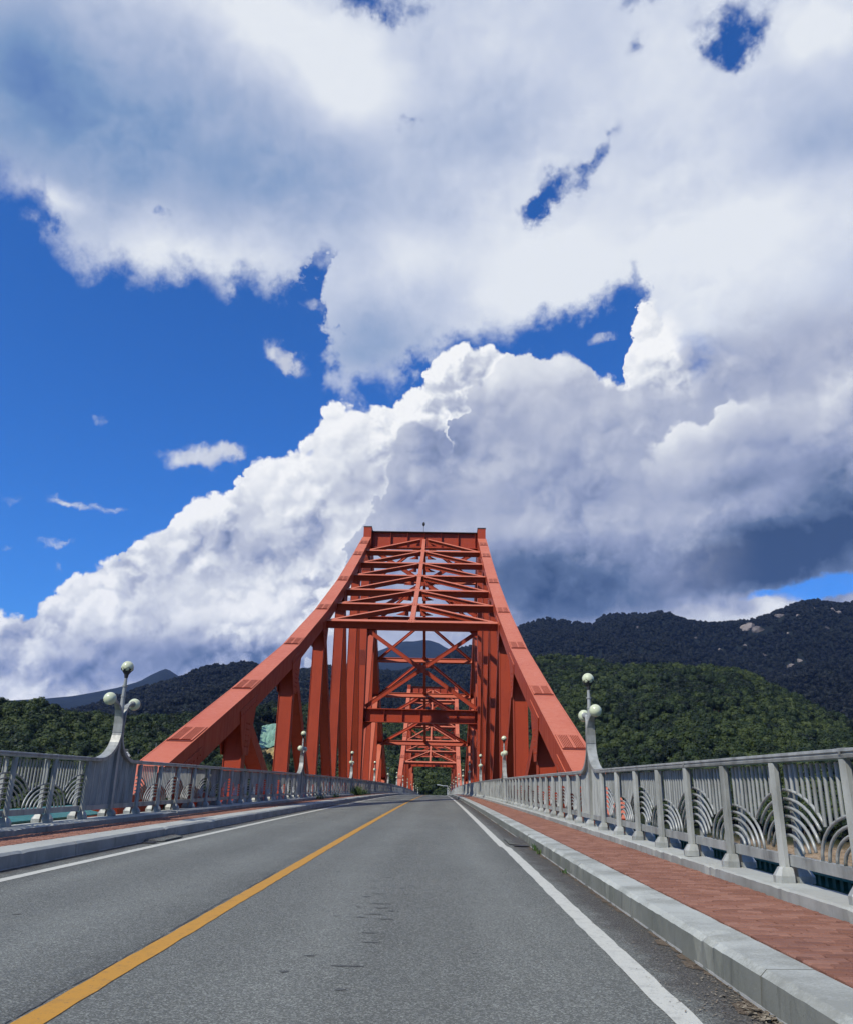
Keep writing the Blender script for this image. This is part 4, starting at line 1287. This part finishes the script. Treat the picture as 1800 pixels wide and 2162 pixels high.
class Hill:
    """a hillside seen as rows of slope from its foot up to a ridge and down behind"""
    def __init__(self, name, az, ridge_el, dist, foot, zfoot, veg, gully, mat, rows, shape=1.0, seed=1, behind=0.35, gscale=60.0):
        self.az = np.array(az, float); self.seed = seed
        D = np.interp(self.az, *dist) if isinstance(dist, tuple) else np.full(len(self.az), float(dist))
        Fo = np.interp(self.az, *foot) if isinstance(foot, tuple) else np.full(len(self.az), float(foot))
        el = np.interp(self.az, [p[0] for p in ridge_el], [p[1] for p in ridge_el])
        zr = D*np.tan(np.radians(el))+CAM.z-veg
        T = np.concatenate([np.linspace(0, 1, rows), 1+np.linspace(0, behind, 6)[1:]])
        rho = Fo[None, :]+(D-Fo)[None, :]*T[:, None]
        a = np.radians(self.az)[None, :]
        X = CAM.x+rho*np.sin(a); Y = rho*np.cos(a)
        s = np.where(T <= 1, T**shape, 1-(T-1)*1.6)[:, None]
        zf = zfoot
        Z = zf+(zr[None, :]-zf)*s
        g = (fbm(X/gscale, Y/gscale, 5, seed)-0.5)*2
        amp = gully*np.clip(T*(1.02-T)*4, 0, 1)[:, None]
        Z = Z+g*amp
        Z = np.where(T[:, None] > 1, np.maximum(Z, zf), Z)
        Z = np.maximum(Z, -16.7)
        self.X, self.Y, self.Z, self.T = X, Y, Z, T
        n, m = X.shape
        vs = np.stack([X, Y, Z], -1).reshape(-1, 3)
        idx = np.arange(n*m).reshape(n, m)
        fs = np.stack([idx[:-1, :-1], idx[:-1, 1:], idx[1:, 1:], idx[1:, :-1]], -1).reshape(-1, 4)
        me = bpy.data.meshes.new(name)
        me.from_pydata(vs.tolist(), [], fs.tolist())
        me.materials.append(mat)
        me.polygons.foreach_set('use_smooth', [True]*len(me.polygons)); me.update()
        self.o = link(name, me, (0, 0, 0)); self.o['kind'] = 'structure'
    def sample(self, n, tmin=0.0, tmax=1.03, rgen=rng):
        """n surface points, even over the ground"""
        nr, nc = self.X.shape
        ti = rgen.uniform(0, 1, n*3); ai = rgen.uniform(0, nc-1.001, n*3)
        t = tmin+(tmax-tmin)*ti
        ri = np.interp(t, self.T, np.arange(nr)); ri = np.minimum(ri, nr-1.001)
        i = ri.astype(int); j = ai.astype(int); fi = ri-i; fj = ai-j
        def bl(A): return (A[i, j]*(1-fj)+A[i, j+1]*fj)*(1-fi)+(A[i+1, j]*(1-fj)+A[i+1, j+1]*fj)*fi
        x, y, z = bl(self.X), bl(self.Y), bl(self.Z)
        rho = np.hypot(x, y); keep = rgen.uniform(0, 1, n*3) < rho/rho.max()
        sel = np.where(keep)[0][:n]
        return np.stack([x[sel], y[sel], z[sel]], -1)
    def at(self, az, t):
        j = np.interp(az, self.az, np.arange(len(self.az))); r = np.interp(t, self.T, np.arange(len(self.T)))
        i0, j0 = min(int(r), len(self.T)-2), min(int(j), len(self.az)-2); fi, fj = r-i0, j-j0
        def bl(A): return (A[i0, j0]*(1-fj)+A[i0, j0+1]*fj)*(1-fi)+(A[i0+1, j0]*(1-fj)+A[i0+1, j0+1]*fj)*fi
        return Vector((bl(self.X), bl(self.Y), bl(self.Z)))

NEAR = [(-60, 3.8), (-40, 4.1), (-32, 4.0), (-28.8, 4.15), (-27.4, 4.45), (-26.3, 4.4), (-25.2, 3.95), (-24.3, 3.7), (-22.5, 3.6), (-20.1, 3.65), (-18.4, 3.9), (-16.7, 4.05), (-13.9, 4.3),
        (-12.9, 4.7), (-11.8, 4.85), (-9.95, 5.0), (-7.5, 4.75), (-3, 4.6), (0, 4.9), (2.5, 5.7), (4.4, 7.3), (6.5, 8.65),
        (8.6, 8.68), (9.9, 8.6), (11.3, 8.35), (12.8, 8.05), (15.9, 8.0), (18.4, 7.8), (20.2, 7.65), (21.5, 7.1), (23.1, 6.2), (24.7, 5.2), (26.8, 4.1), (32, 3.4), (45, 3.2), (60, 3.0)]
DN = ([-60, -25, -16, -8, 0, 10, 20, 60], [330, 330, 360, 480, 600, 560, 520, 420])
FN = ([-60, -30, -14, -6, 0, 6, 14, 30, 60], [205, 215, 250, 300, 320, 285, 235, 215, 205])
near_hill = Hill('wooded_hillside', np.linspace(-60, 60, 241), NEAR, DN, FN, -15.6, 6.6, 7.0, M['ground'], 34, 0.92, 3, gscale=70)
Hill('wooded_hillside', np.linspace(60, 300, 121), [(60, 3.0), (100, 7), (150, 9), (200, 8), (250, 9), (300, 4.0)], ([60, 110, 250, 300], [420, 520, 520, 330]), 205, -15.6, 0, 9.0, M['ground'], 16, 0.92, 5, gscale=70)  # unseen hills closing the valley behind the camera, added to block low sky light
LEFTMID = [(-60, 3.5), (-30, 3.4), (-24.6, 3.85), (-20.5, 5.6), (-18, 6.4), (-17.2, 6.9), (-16.4, 7.32), (-15.8, 7.39), (-15.1, 7.34), (-14.65, 7.6), (-13.25, 7.64), (-12.9, 7.47), (-11.4, 7.35), (-10.4, 7.29),
           (-9.5, 7.43), (-8.1, 7.71), (-6.4, 7.54), (-4.4, 7.2), (-2, 6.6), (2, 6)]
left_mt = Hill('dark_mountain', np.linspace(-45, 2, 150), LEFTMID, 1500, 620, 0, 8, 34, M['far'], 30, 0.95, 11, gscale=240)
LEFTFAR = [(-45, 3.6), (-30, 4.0), (-26.1, 4.51), (-24.6, 4.75), (-23.4, 5.06), (-22, 5.45), (-20.7, 5.95), (-20, 6.42), (-19.2, 6.86), (-19.0, 6.90), (-18.6, 6.66), (-18.1, 6.38), (-16.8, 5.9), (-14, 5.6), (-10, 5)]
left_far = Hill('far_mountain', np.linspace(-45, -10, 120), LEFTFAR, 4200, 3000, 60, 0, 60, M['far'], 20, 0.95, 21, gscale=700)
CFAR = [(-12, 6.4), (-7.8, 7.3), (-5.8, 8.23), (-4.5, 8.76), (-3.5, 9.17), (-2.9, 9.44), (-2.5, 9.5), (-2.0, 9.5), (-1.6, 9.56), (-1.3, 9.63), (-.8, 9.6), (-.14, 9.41), (.35, 9.12), (1.4, 8.74), (2.7, 8.1), (6, 7.4)]
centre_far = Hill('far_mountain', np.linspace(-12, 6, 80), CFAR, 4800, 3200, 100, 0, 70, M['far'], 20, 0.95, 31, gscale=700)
RIGHTMT = [(-14, 4.2), (-10, 5.4), (-7.7, 6.2), (-5.7, 7.15), (-4.3, 7.5), (-3.2, 7.4), (-2.2, 7.65), (-1, 8.0), (0, 8.55), (.8, 8.99), (1.4, 9.12), (2, 9.25), (2.75, 9.42), (4.1, 10.1), (5.6, 10.65), (6.6, 10.98), (7.3, 11.2), (7.8, 11.3), (8.4, 11.2), (9.4, 11.02), (10.4, 10.88), (11.0, 10.83), (11.4, 11.15), (11.7, 11.38),
           (12.6, 11.46), (13.5, 11.5), (14.7, 11.38), (15.3, 11.5), (15.8, 11.56), (16.3, 11.4), (16.8, 11.1), (17.4, 10.81), (18.8, 10.56), (20, 10.58), (21.2, 10.64), (22.3, 10.9), (23.5, 11.36), (24.5, 11.66), (25.3, 11.85), (26.1, 11.66),
           (27, 11.42), (27.8, 11.5), (30, 12), (36, 11), (45, 8), (60, 6)]
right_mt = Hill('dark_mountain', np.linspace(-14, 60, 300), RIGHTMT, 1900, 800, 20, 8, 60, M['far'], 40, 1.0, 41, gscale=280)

# crowns: leaf clumps spread over a few uneven lobes, plus a dim core and a short trunk
def crown(seed, r, h, nl, leaves, size):
    rg = random.Random(seed)
    vs = []; fs = []; mi = []
    lobes = []
    for i in range(nl):
        a = rg.uniform(0, 6.283); d = rg.uniform(0.15, 0.62)*r
        lobes.append((Vector((math.cos(a)*d, math.sin(a)*d, h*rg.uniform(0.35, 0.85))), r*rg.uniform(0.34, 0.58)))
    lobes.append((Vector((0, 0, h*0.72)), r*0.6))
    for i in range(leaves):
        c, lr = lobes[rg.randrange(len(lobes))]
        n = Vector((rg.gauss(0, 1), rg.gauss(0, 1), rg.gauss(0.35, 1))).normalized()
        p = c+n*lr*rg.uniform(0.78, 1.06)
        nn = (n+Vector((rg.gauss(0, .32), rg.gauss(0, .32), rg.gauss(.12, .32)))).normalized()
        u = nn.orthogonal().normalized(); v = nn.cross(u)
        a = rg.uniform(0, 6.283); u, v = u*math.cos(a)+v*math.sin(a), v*math.cos(a)-u*math.sin(a)
        s = size*rg.uniform(0.6, 1.3)
        o = len(vs)
        vs += [p-u*s-v*s*.5, p+u*s*.2-v*s*.8, p+u*s+v*s*.3, p-u*s*.3+v*s*.8]
        fs.append((o, o+1, o+2, o+3)); mi.append(0)
    for c, lr in lobes:
        m = MB(); m.sphere(c, lr*0.80, 7, 5); o = len(vs)
        vs += [Vector(q) for q in m.v]; fs += [tuple(i+o for i in f) for f in m.f]; mi += [0]*len(m.f)
    m = MB(); m.tube([(0, 0, -1.5), (0, 0, h*0.6)], [0.3, 0.12], 5); o = len(vs)
    vs += [Vector(q) for q in m.v]; fs += [tuple(i+o for i in f) for f in m.f]; mi += [1]*len(m.f)
    me = bpy.data.meshes.new('crown')
    me.from_pydata([tuple(v) for v in vs], [], fs)
    return me, mi
def crown_objs(mat, seeds, r, h, nl, leaves, size):
    res = []
    for sd in seeds:
        me, mi = crown(sd, r*random.uniform(.85, 1.15), h*random.uniform(.9, 1.15), nl, leaves, size)
        me.materials.append(mat); me.materials.append(M['bark'])
        me.polygons.foreach_set('material_index', mi)
        res.append(bpy.data.objects.new('crown', me))        # not linked: only a source for the wood
    return res
def wood(name, label, pts, sources, smin, smax):
    me = bpy.data.meshes.new(name)
    me.from_pydata(pts.tolist(), [], [])
    n = len(pts)
    a = me.attributes.new('size', 'FLOAT', 'POINT'); a.data.foreach_set('value', rng.uniform(smin, smax, n).astype(np.float32))
    a = me.attributes.new('turn', 'FLOAT', 'POINT'); a.data.foreach_set('value', rng.uniform(0, 6.283, n).astype(np.float32))
    a = me.attributes.new('pick', 'INT', 'POINT'); a.data.foreach_set('value', rng.integers(0, len(sources), n).astype(np.int32))
    o = link(name, me, (0, 0, 0)); o['kind'] = 'stuff'; o['label'] = label
    ng = bpy.data.node_groups.new(name, 'GeometryNodeTree')
    ng.interface.new_socket('Geometry', in_out='INPUT', socket_type='NodeSocketGeometry')
    ng.interface.new_socket('Geometry', in_out='OUTPUT', socket_type='NodeSocketGeometry')
    gi = ng.nodes.new('NodeGroupInput'); go = ng.nodes.new('NodeGroupOutput')
    jn = ng.nodes.new('GeometryNodeJoinGeometry')
    for s in sources[::-1]:
        oi = ng.nodes.new('GeometryNodeObjectInfo'); oi.inputs['Object'].default_value = s; oi.inputs['As Instance'].default_value = True
        ng.links.new(oi.outputs['Geometry'], jn.inputs[0])
    ip = ng.nodes.new('GeometryNodeInstanceOnPoints')
    ng.links.new(gi.outputs[0], ip.inputs['Points']); ng.links.new(jn.outputs[0], ip.inputs['Instance'])
    ip.inputs['Pick Instance'].default_value = True
    def attr(nm, ty):
        q = ng.nodes.new('GeometryNodeInputNamedAttribute'); q.data_type = ty; q.inputs['Name'].default_value = nm
        return q.outputs['Attribute']
    ng.links.new(attr('pick', 'INT'), ip.inputs['Instance Index'])
    ng.links.new(attr('size', 'FLOAT'), ip.inputs['Scale'])
    cx = ng.nodes.new('ShaderNodeCombineXYZ'); ng.links.new(attr('turn', 'FLOAT'), cx.inputs[2])
    er = ng.nodes.new('FunctionNodeEulerToRotation'); ng.links.new(cx.outputs[0], er.inputs[0])
    ng.links.new(er.outputs[0], ip.inputs['Rotation'])
    ng.links.new(ip.outputs[0], go.inputs[0])
    md = o.modifiers.new('wood', 'NODES'); md.node_group = ng
    return o

def ang(p): return np.degrees(np.arctan2(p[:, 0]-CAM.x, p[:, 1]))
src_near = crown_objs(M['leaf'], range(1, 8), 2.9, 5.8, 6, 420, 0.32)
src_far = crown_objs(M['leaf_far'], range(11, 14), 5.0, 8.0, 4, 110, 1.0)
p = near_hill.sample(27000, 0.05, 1.03)
az = ang(p)
rho = np.hypot(p[:, 0]-CAM.x, p[:, 1])
patch = (az > -12.9) & (az < -10.9) & (rho > 318) & (rho < 408)            # the slipped slope stays bare
patch |= (az > -22.3) & (az < -19.3) & (rho < 292)                          # clearing round the building
near_wood = wood('near_wood', 'dense green broadleaf wood covering the hillside above the river', p[~patch & (az > -45) & (az < 45)], src_near, 0.5, 1.35)
p = left_mt.sample(9000, 0.1, 1.02)
wood('mountain_wood', 'dark forest on the mountain behind the left wooded hill', p, src_far, 0.7, 1.3)
p = right_mt.sample(27000, 0.1, 1.02)
az = ang(p)
ROCKS = [(21.3, .825, 30, 'large pale granite face below the right mountain skyline'), (22.0, .80, 24, "pale rock slab right of the two bright faces, below the skyline's highest hump"), (23.26, .845, 22, 'bright pale granite block beside the large rock face'), (26.44, .885, 20, "narrow pale rock close beneath the skyline near the right photo edge"), (26.9, .875, 15, "small rock knob on the skyline flank right of the bright granite block"), (25.43, .86, 10, "small grey rock below and right of the bright granite block"), (24.52, .80, 9, "small rock ledge under the bright granite block, halfway to the wooded hill"), (23.72, .73, 9, "grey rock ledge at the right photo edge, second one under the skyline"), (25.98, .735, 12, "broad grey rock scar under the large granite face"),
         (22.05, .66, 14, "pale boulder low on the slope, just above the green hill's shoulder"), (23.68, .55, 12, "lowest pale rock on the slope, touching the green hill's shoulder"), (23.32, .44, 12, "big pale rock at the right photo edge, lower of the two there"), (25.73, .48, 16, "small pale rock between the low boulder and the right photo edge"), (24.19, .56, 10, "lone small rock high on the ridge beside the right bridge chord"), (6.79, .93, 7, "small rock under the middle hump of the mountain skyline"), (13.97, .80, 9, "small rock under the saddle of the mountain skyline"), (17.87, .77, 8, "low rock scar right above the crest of the green hill"), (13.55, .63, 12, "lowest small rock at the far right photo edge"), (26.3, .46, 9, "small rock left of the large granite face and a little lower"), (21.0, .74, 8, "small rock farthest left beside the large granite face"), (19.4, .72, 8, None)]
rock_pts = [(right_mt.at(a, t), s) for a, t, s, _ in ROCKS]
keep = np.ones(len(p), bool)
for q, s in rock_pts:
    keep &= ~((np.abs(p[:, 0]-q.x) < s*0.75) & (p[:, 1]-q.y < s*0.6) & (p[:, 1]-q.y > -s*2.0) & (np.abs(p[:, 2]-q.z) < s*1.0))
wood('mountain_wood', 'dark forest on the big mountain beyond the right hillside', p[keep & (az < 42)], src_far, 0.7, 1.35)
for (a, t, s, lab), (q, _) in zip(ROCKS, rock_pts):
    bm = bmesh.new(); bmesh.ops.create_icosphere(bm, subdivisions=3, radius=1.0)
    rg = random.Random(int(a*100))
    cut = [(Vector((rg.gauss(0, 1), rg.gauss(-.4, 1), rg.gauss(.3, 1))).normalized(), rg.uniform(.45, .85)) for _ in range(14)]
    for v in bm.verts:
        for n, d in cut:
            k = v.co.dot(n)
            if k > d: v.co -= n*(k-d)
        v.co += Vector((rg.gauss(0, .025), rg.gauss(0, .025), rg.gauss(0, .025)))
        v.co.x *= s*0.62*rg.uniform(.98, 1.02); v.co.y *= s*0.5; v.co.z *= s*0.55
    me = bpy.data.meshes.new('rock_outcrop'); bm.to_mesh(me); bm.free(); me.materials.append(M['rock'])
    o = link('rock_outcrop', me, (q.x, q.y, q.z))
    tag(o, lab or 'small pale rock outcrop showing through the dark mountain forest', 'rock', 'pale rock outcrops on the right mountain')

# slipped slope with green netting above the left bank, seen through the truss
def slope_patch(name, label, a0, a1, t0, t1, mat, lift, kind=None, seed=1):
    mb = MB(); n = 10; vs = []
    rg = random.Random(seed)
    for i in range(n):
        for j in range(n):
            e = 1.0 if 0 < j < n-1 else rg.uniform(.6, 1)
            a = a0+(a1-a0)*(j/(n-1)); t = t0+(t1-t0)*(i/(n-1))+rg.uniform(-.006, .006)
            w = near_hill.at(a+rg.uniform(-.05, .05), t)
            vs.append((w.x, w.y, w.z+lift+rg.uniform(-.3, .3)))
    mb.add(vs, [(i*n+j, i*n+j+1, (i+1)*n+j+1, (i+1)*n+j) for i in range(n-1) for j in range(n-1)])
    o = link(name, mb.mesh(name, mat, vs[n//2], False), vs[n//2])
    if kind: o['kind'] = kind
    else: tag(o, label, 'slope net')
slope_patch('bare_slope', '', -12.8, -11.3, 0.44, 0.66, M['yellow_soil'], 0.6, 'structure', 3)
slope_patch('slope_net', 'pale green erosion net pinned over the slipped hillside beyond the truss', -12.35, -11.1, 0.62, 0.84, M['net'], 1.2, None, 5)

# small building on the left bank with a white sign
g = near_hill.at(-20.75, 0.60)
def building(c, w, d, h):
    b = thing('roadside_building', 'low grey building with a white sign on the wooded left bank', 'building', tuple(c))
    mb = MB(); mb.box(c.x-w/2, c.x+w/2, c.y-d/2, c.y+d/2, c.z-6, c.z+h); part('wall', mb, M['wall'], b)
    mb = MB(); mb.box(c.x-w/2-.4, c.x+w/2+.4, c.y-d/2-.5, c.y+d/2+.4, c.z+h+.003, c.z+h+.45); part('roof', mb, M['roof'], b)
    mb = MB(); mb.box(c.x-w*.30, c.x+w*.22, c.y-d/2-.28, c.y-d/2-.05, c.z+h*.42, c.z+h*.86); s = part('sign_board', mb, M['sign_white'], b)
    mb = MB(); x = c.x-w*.26
    for k in range(5):
        ww = .5+.3*(k % 2)
        mb.box(x, x+ww*.35, c.y-d/2-.31, c.y-d/2-.283, c.z+h*.5, c.z+h*.78); mb.box(x+ww*.4, x+ww, c.y-d/2-.31, c.y-d/2-.283, c.z+h*.62, c.z+h*.68); x += ww+.28
    part('sign_marks', mb, M['sign_ink'], s)
    for k in (-.40, .32):
        mb = MB(); mb.box(c.x+w*k, c.x+w*k+.9, c.y-d/2-.06, c.y-d/2-.02, c.z+h*.3, c.z+h*.75); part('window', mb, M['dark'], b)
el0 = math.hypot(g.x-CAM.x, g.y)*math.tan(rad(0.85))+CAM.z
building(Vector((g.x, g.y, max(g.z, el0))), 8.6, 5.0, 3.3)
g = near_hill.at(-19.1, 0.40)
mb = MB(); mb.tube([(g.x, g.y, g.z-1), (g.x, g.y, g.z+13)], [.12, .06], 6)
o = link('utility_pole', mb.mesh('utility_pole', M['wall'], tuple(g)), tuple(g)); tag(o, 'thin pale pole standing on the left bank beside the low building', 'pole')
# double armed road light past the far end of the bridge
b = thing('road_light', 'pale double armed road light beyond the far end of the bridge', 'street lamp', (3.0, 322, dz(322)))
mb = MB(); mb.tube([(5.4, 322, dz(322)), (5.4, 322, dz(322)+5.2)], [.12, .07], 8); part('pole', mb, M['sign_white'], b)
mb = MB(); mb.tube([(2.3, 322, dz(322)+5.5), (3.6, 322, dz(322)+5.2), (5.4, 322, dz(322)+5.2)], [.10, .07, .07], 6); part('arm', mb, M['sign_white'], b)
mb = MB(); mb.box(1.3, 2.35, 321.85, 322.15, dz(322)+5.42, dz(322)+5.6); part('light_head', mb, M['sign_white'], b)

# ------------------------------------------------------------------ small things on the deck
# gutter litter: soil, grit and dry leaves against the kerbs
mb = MB(); rg = random.Random(5)
def clump(x, y, n, sx, sy, smin, smax, z=0.0):
    for _ in range(n):
        px = min(x+rg.gauss(0, sx), XKR-0.012) if x > 0 else max(x+rg.gauss(0, sx), XKL+0.012)
        py = y+rg.gauss(0, sy); s = rg.uniform(smin, smax); a = rg.uniform(0, 6.28); h = rg.uniform(.2, .9)*s
        c, d = math.cos(a)*s, math.sin(a)*s
        zz = z+0.004+dz(py)+rg.uniform(0, s*.5)
        mb.add([(px-c, py-d, zz), (px+d*.5, py-c*.5, zz+h*rg.uniform(.1, .6)), (px+c, py+d, zz+h*.4), (px-d*.5, py+c*.5, zz+h*rg.uniform(.1, .7))], [(0, 1, 2, 3)])
for (y, n) in ((4.55, 60), (4.75, 90), (4.95, 130), (5.1, 60), (5.3, 50), (5.6, 40), (6.0, 50), (6.5, 40), (7.0, 30), (7.6, 40), (8.4, 40), (9.3, 50), (10.4, 50), (11.5, 60), (13.0, 60), (14.2, 70), (15.5, 60), (17.3, 60), (19.5, 70), (22, 60), (25, 60), (29, 60)):
    clump(3.61, y, int(n*.7), 0.05, 0.18+0.01*y, .004, .015)
    clump(3.45, y, n//3, 0.10, 0.3, .005, .014)
clump(3.65, 4.75, 70, 0.03, 0.09, .012, .030)
o = link('gutter_litter', mb.mesh('gutter_litter', M['litter'], fix=False), (0, 0, 0)); o['kind'] = 'stuff'; o['label'] = 'dry leaves and grit lying in the right gutter'
mb = MB(); y = 3.4
while y < 45:
    w = rg.uniform(.01, .07) if rg.random() < .8 else rg.uniform(.06, .16)
    l = rg.uniform(.15, .5)
    mb.add([(XKR+.004, y, .0035+dz(y)), (XKR-w, y+l*.3, .0035+dz(y)), (XKR-w*.8, y+l*.8, .0035+dz(y)), (XKR+.004, y+l, .0035+dz(y))], [(0, 1, 2, 3)]); y += l*.85
y = 9.0
while y < 45:
    w = rg.uniform(.01, .06); l = rg.uniform(.2, .7)
    mb.add([(XKL-.004, y, .0035+dz(y)), (XKL+w, y+l*.3, .0035+dz(y)), (XKL+w*.8, y+l*.8, .0035+dz(y)), (XKL-.004, y+l, .0035+dz(y))], [(0, 1, 2, 3)]); y += l*.9
o = link('gutter_soil', mb.mesh('gutter_soil', M['soil'], fix=False), (0, 0, 0)); o['kind'] = 'stuff'
def patch_slab(x0, x1, y0, y1, lab):
    t = thing('drain_cover', lab, 'drain', ((x0+x1)/2, (y0+y1)/2, 0.0))
    mb = MB(); mb.hexa([(x0, y0+.3, 0.002), (x1, y0, 0.002), (x1, y1, 0.002), (x0, y1-.3, 0.002), (x0, y0+.35, 0.02), (x1, y0+.06, 0.035), (x1, y1-.05, 0.035), (x0, y1-.35, 0.02)]); part('slab', mb, M['asphalt'], t)
    mb = MB(); s = 1 if x1 > 0 else -1
    mb.box(min(x0, x1)+.05, max(x0, x1)-.02, y0-.22, y0+.02, 0.002, 0.008); part('inlet', mb, M['dark'], t)
patch_slab(3.33, 3.68, 16.4, 18.5, 'dark drain inlet with raised patch beside the right kerb')
patch_slab(-3.02, -3.30, 15.1, 16.8, 'dark drain inlet with raised patch beside the left kerb')
# weeds
def weed(x, y, z, n, h, spread, lab, grp=None):
    t = MB(); r = random.Random(int(y*10))
    for _ in range(n):
        a = r.uniform(0, 6.28); l = h*r.uniform(.4, 1.1); b = r.uniform(.15, .6)*l
        px, py = x+r.gauss(0, spread*.35), y+r.gauss(0, spread)
        dx, dy = math.cos(a), math.sin(a); w = r.uniform(.006, .016)
        p0 = Vector((px, py, z)); p1 = p0+Vector((dx*b*.4, dy*b*.4, l*.6)); p2 = p0+Vector((dx*b, dy*b, l))
        s = Vector((-dy, dx, 0))*w
        t.add([p0-s, p0+s, p1+s*.8, p1-s*.8, p2], [(0, 1, 2, 3), (3, 2, 4)])
    o = link('weed_clump', t.mesh('weed_clump', M['grass'], (x, y, z), fix=False), (x, y, z)); tag(o, lab, 'weed', grp)
weed(-4.5, 66.0, .2+dz(66), 420, .75, .55, 'tall green weed clump at the foot of the third left lamp')
weed(-4.55, 45.5, .2+dz(45), 70, .28, .4, 'low weed clump by the left parapet beyond the second left lamp')
weed(-4.55, 52.5, .2+dz(52), 80, .3, .5, 'straggling weeds by the left parapet between second and third lamps')
weed(-4.55, 73.0, .2+dz(73), 160, .5, .8, 'low weeds by the left parapet beyond the third left lamp')
weed(3.66, 14.6, .0, 14, .11, .04, 'small grass sprout in the right gutter just before the drain')
weed(3.66, 11.6, .0, 14, .06, .08, 'low dark sprout in the right gutter ahead of the nearest lamp')
weed(3.67, 15.3, .0, 18, .12, .05, 'tiny grass sprout touching the right drain inlet')

# ------------------------------------------------------------------ air between here and the mountains
HAZE = True
if HAZE:
    mb = MB(); mb.box(-4600, 4600, -760, 7200, -17.4, 880)
    m = bpy.data.materials.new('haze_air'); m.use_nodes = True
    t = m.node_tree; t.nodes.clear()
    ou = t.nodes.new('ShaderNodeOutputMaterial'); pv = t.nodes.new('ShaderNodeVolumePrincipled')
    pv.inputs['Color'].default_value = (0.27, 0.47, 1.0, 1)
    pv.inputs['Density'].default_value = 0.00004
    pv.inputs['Anisotropy'].default_value = 0.0
    t.links.new(pv.outputs[0], ou.inputs['Volume'])
    o = link('haze', mb.mesh('haze', m), (0, 0, 0)); o['kind'] = 'stuff'
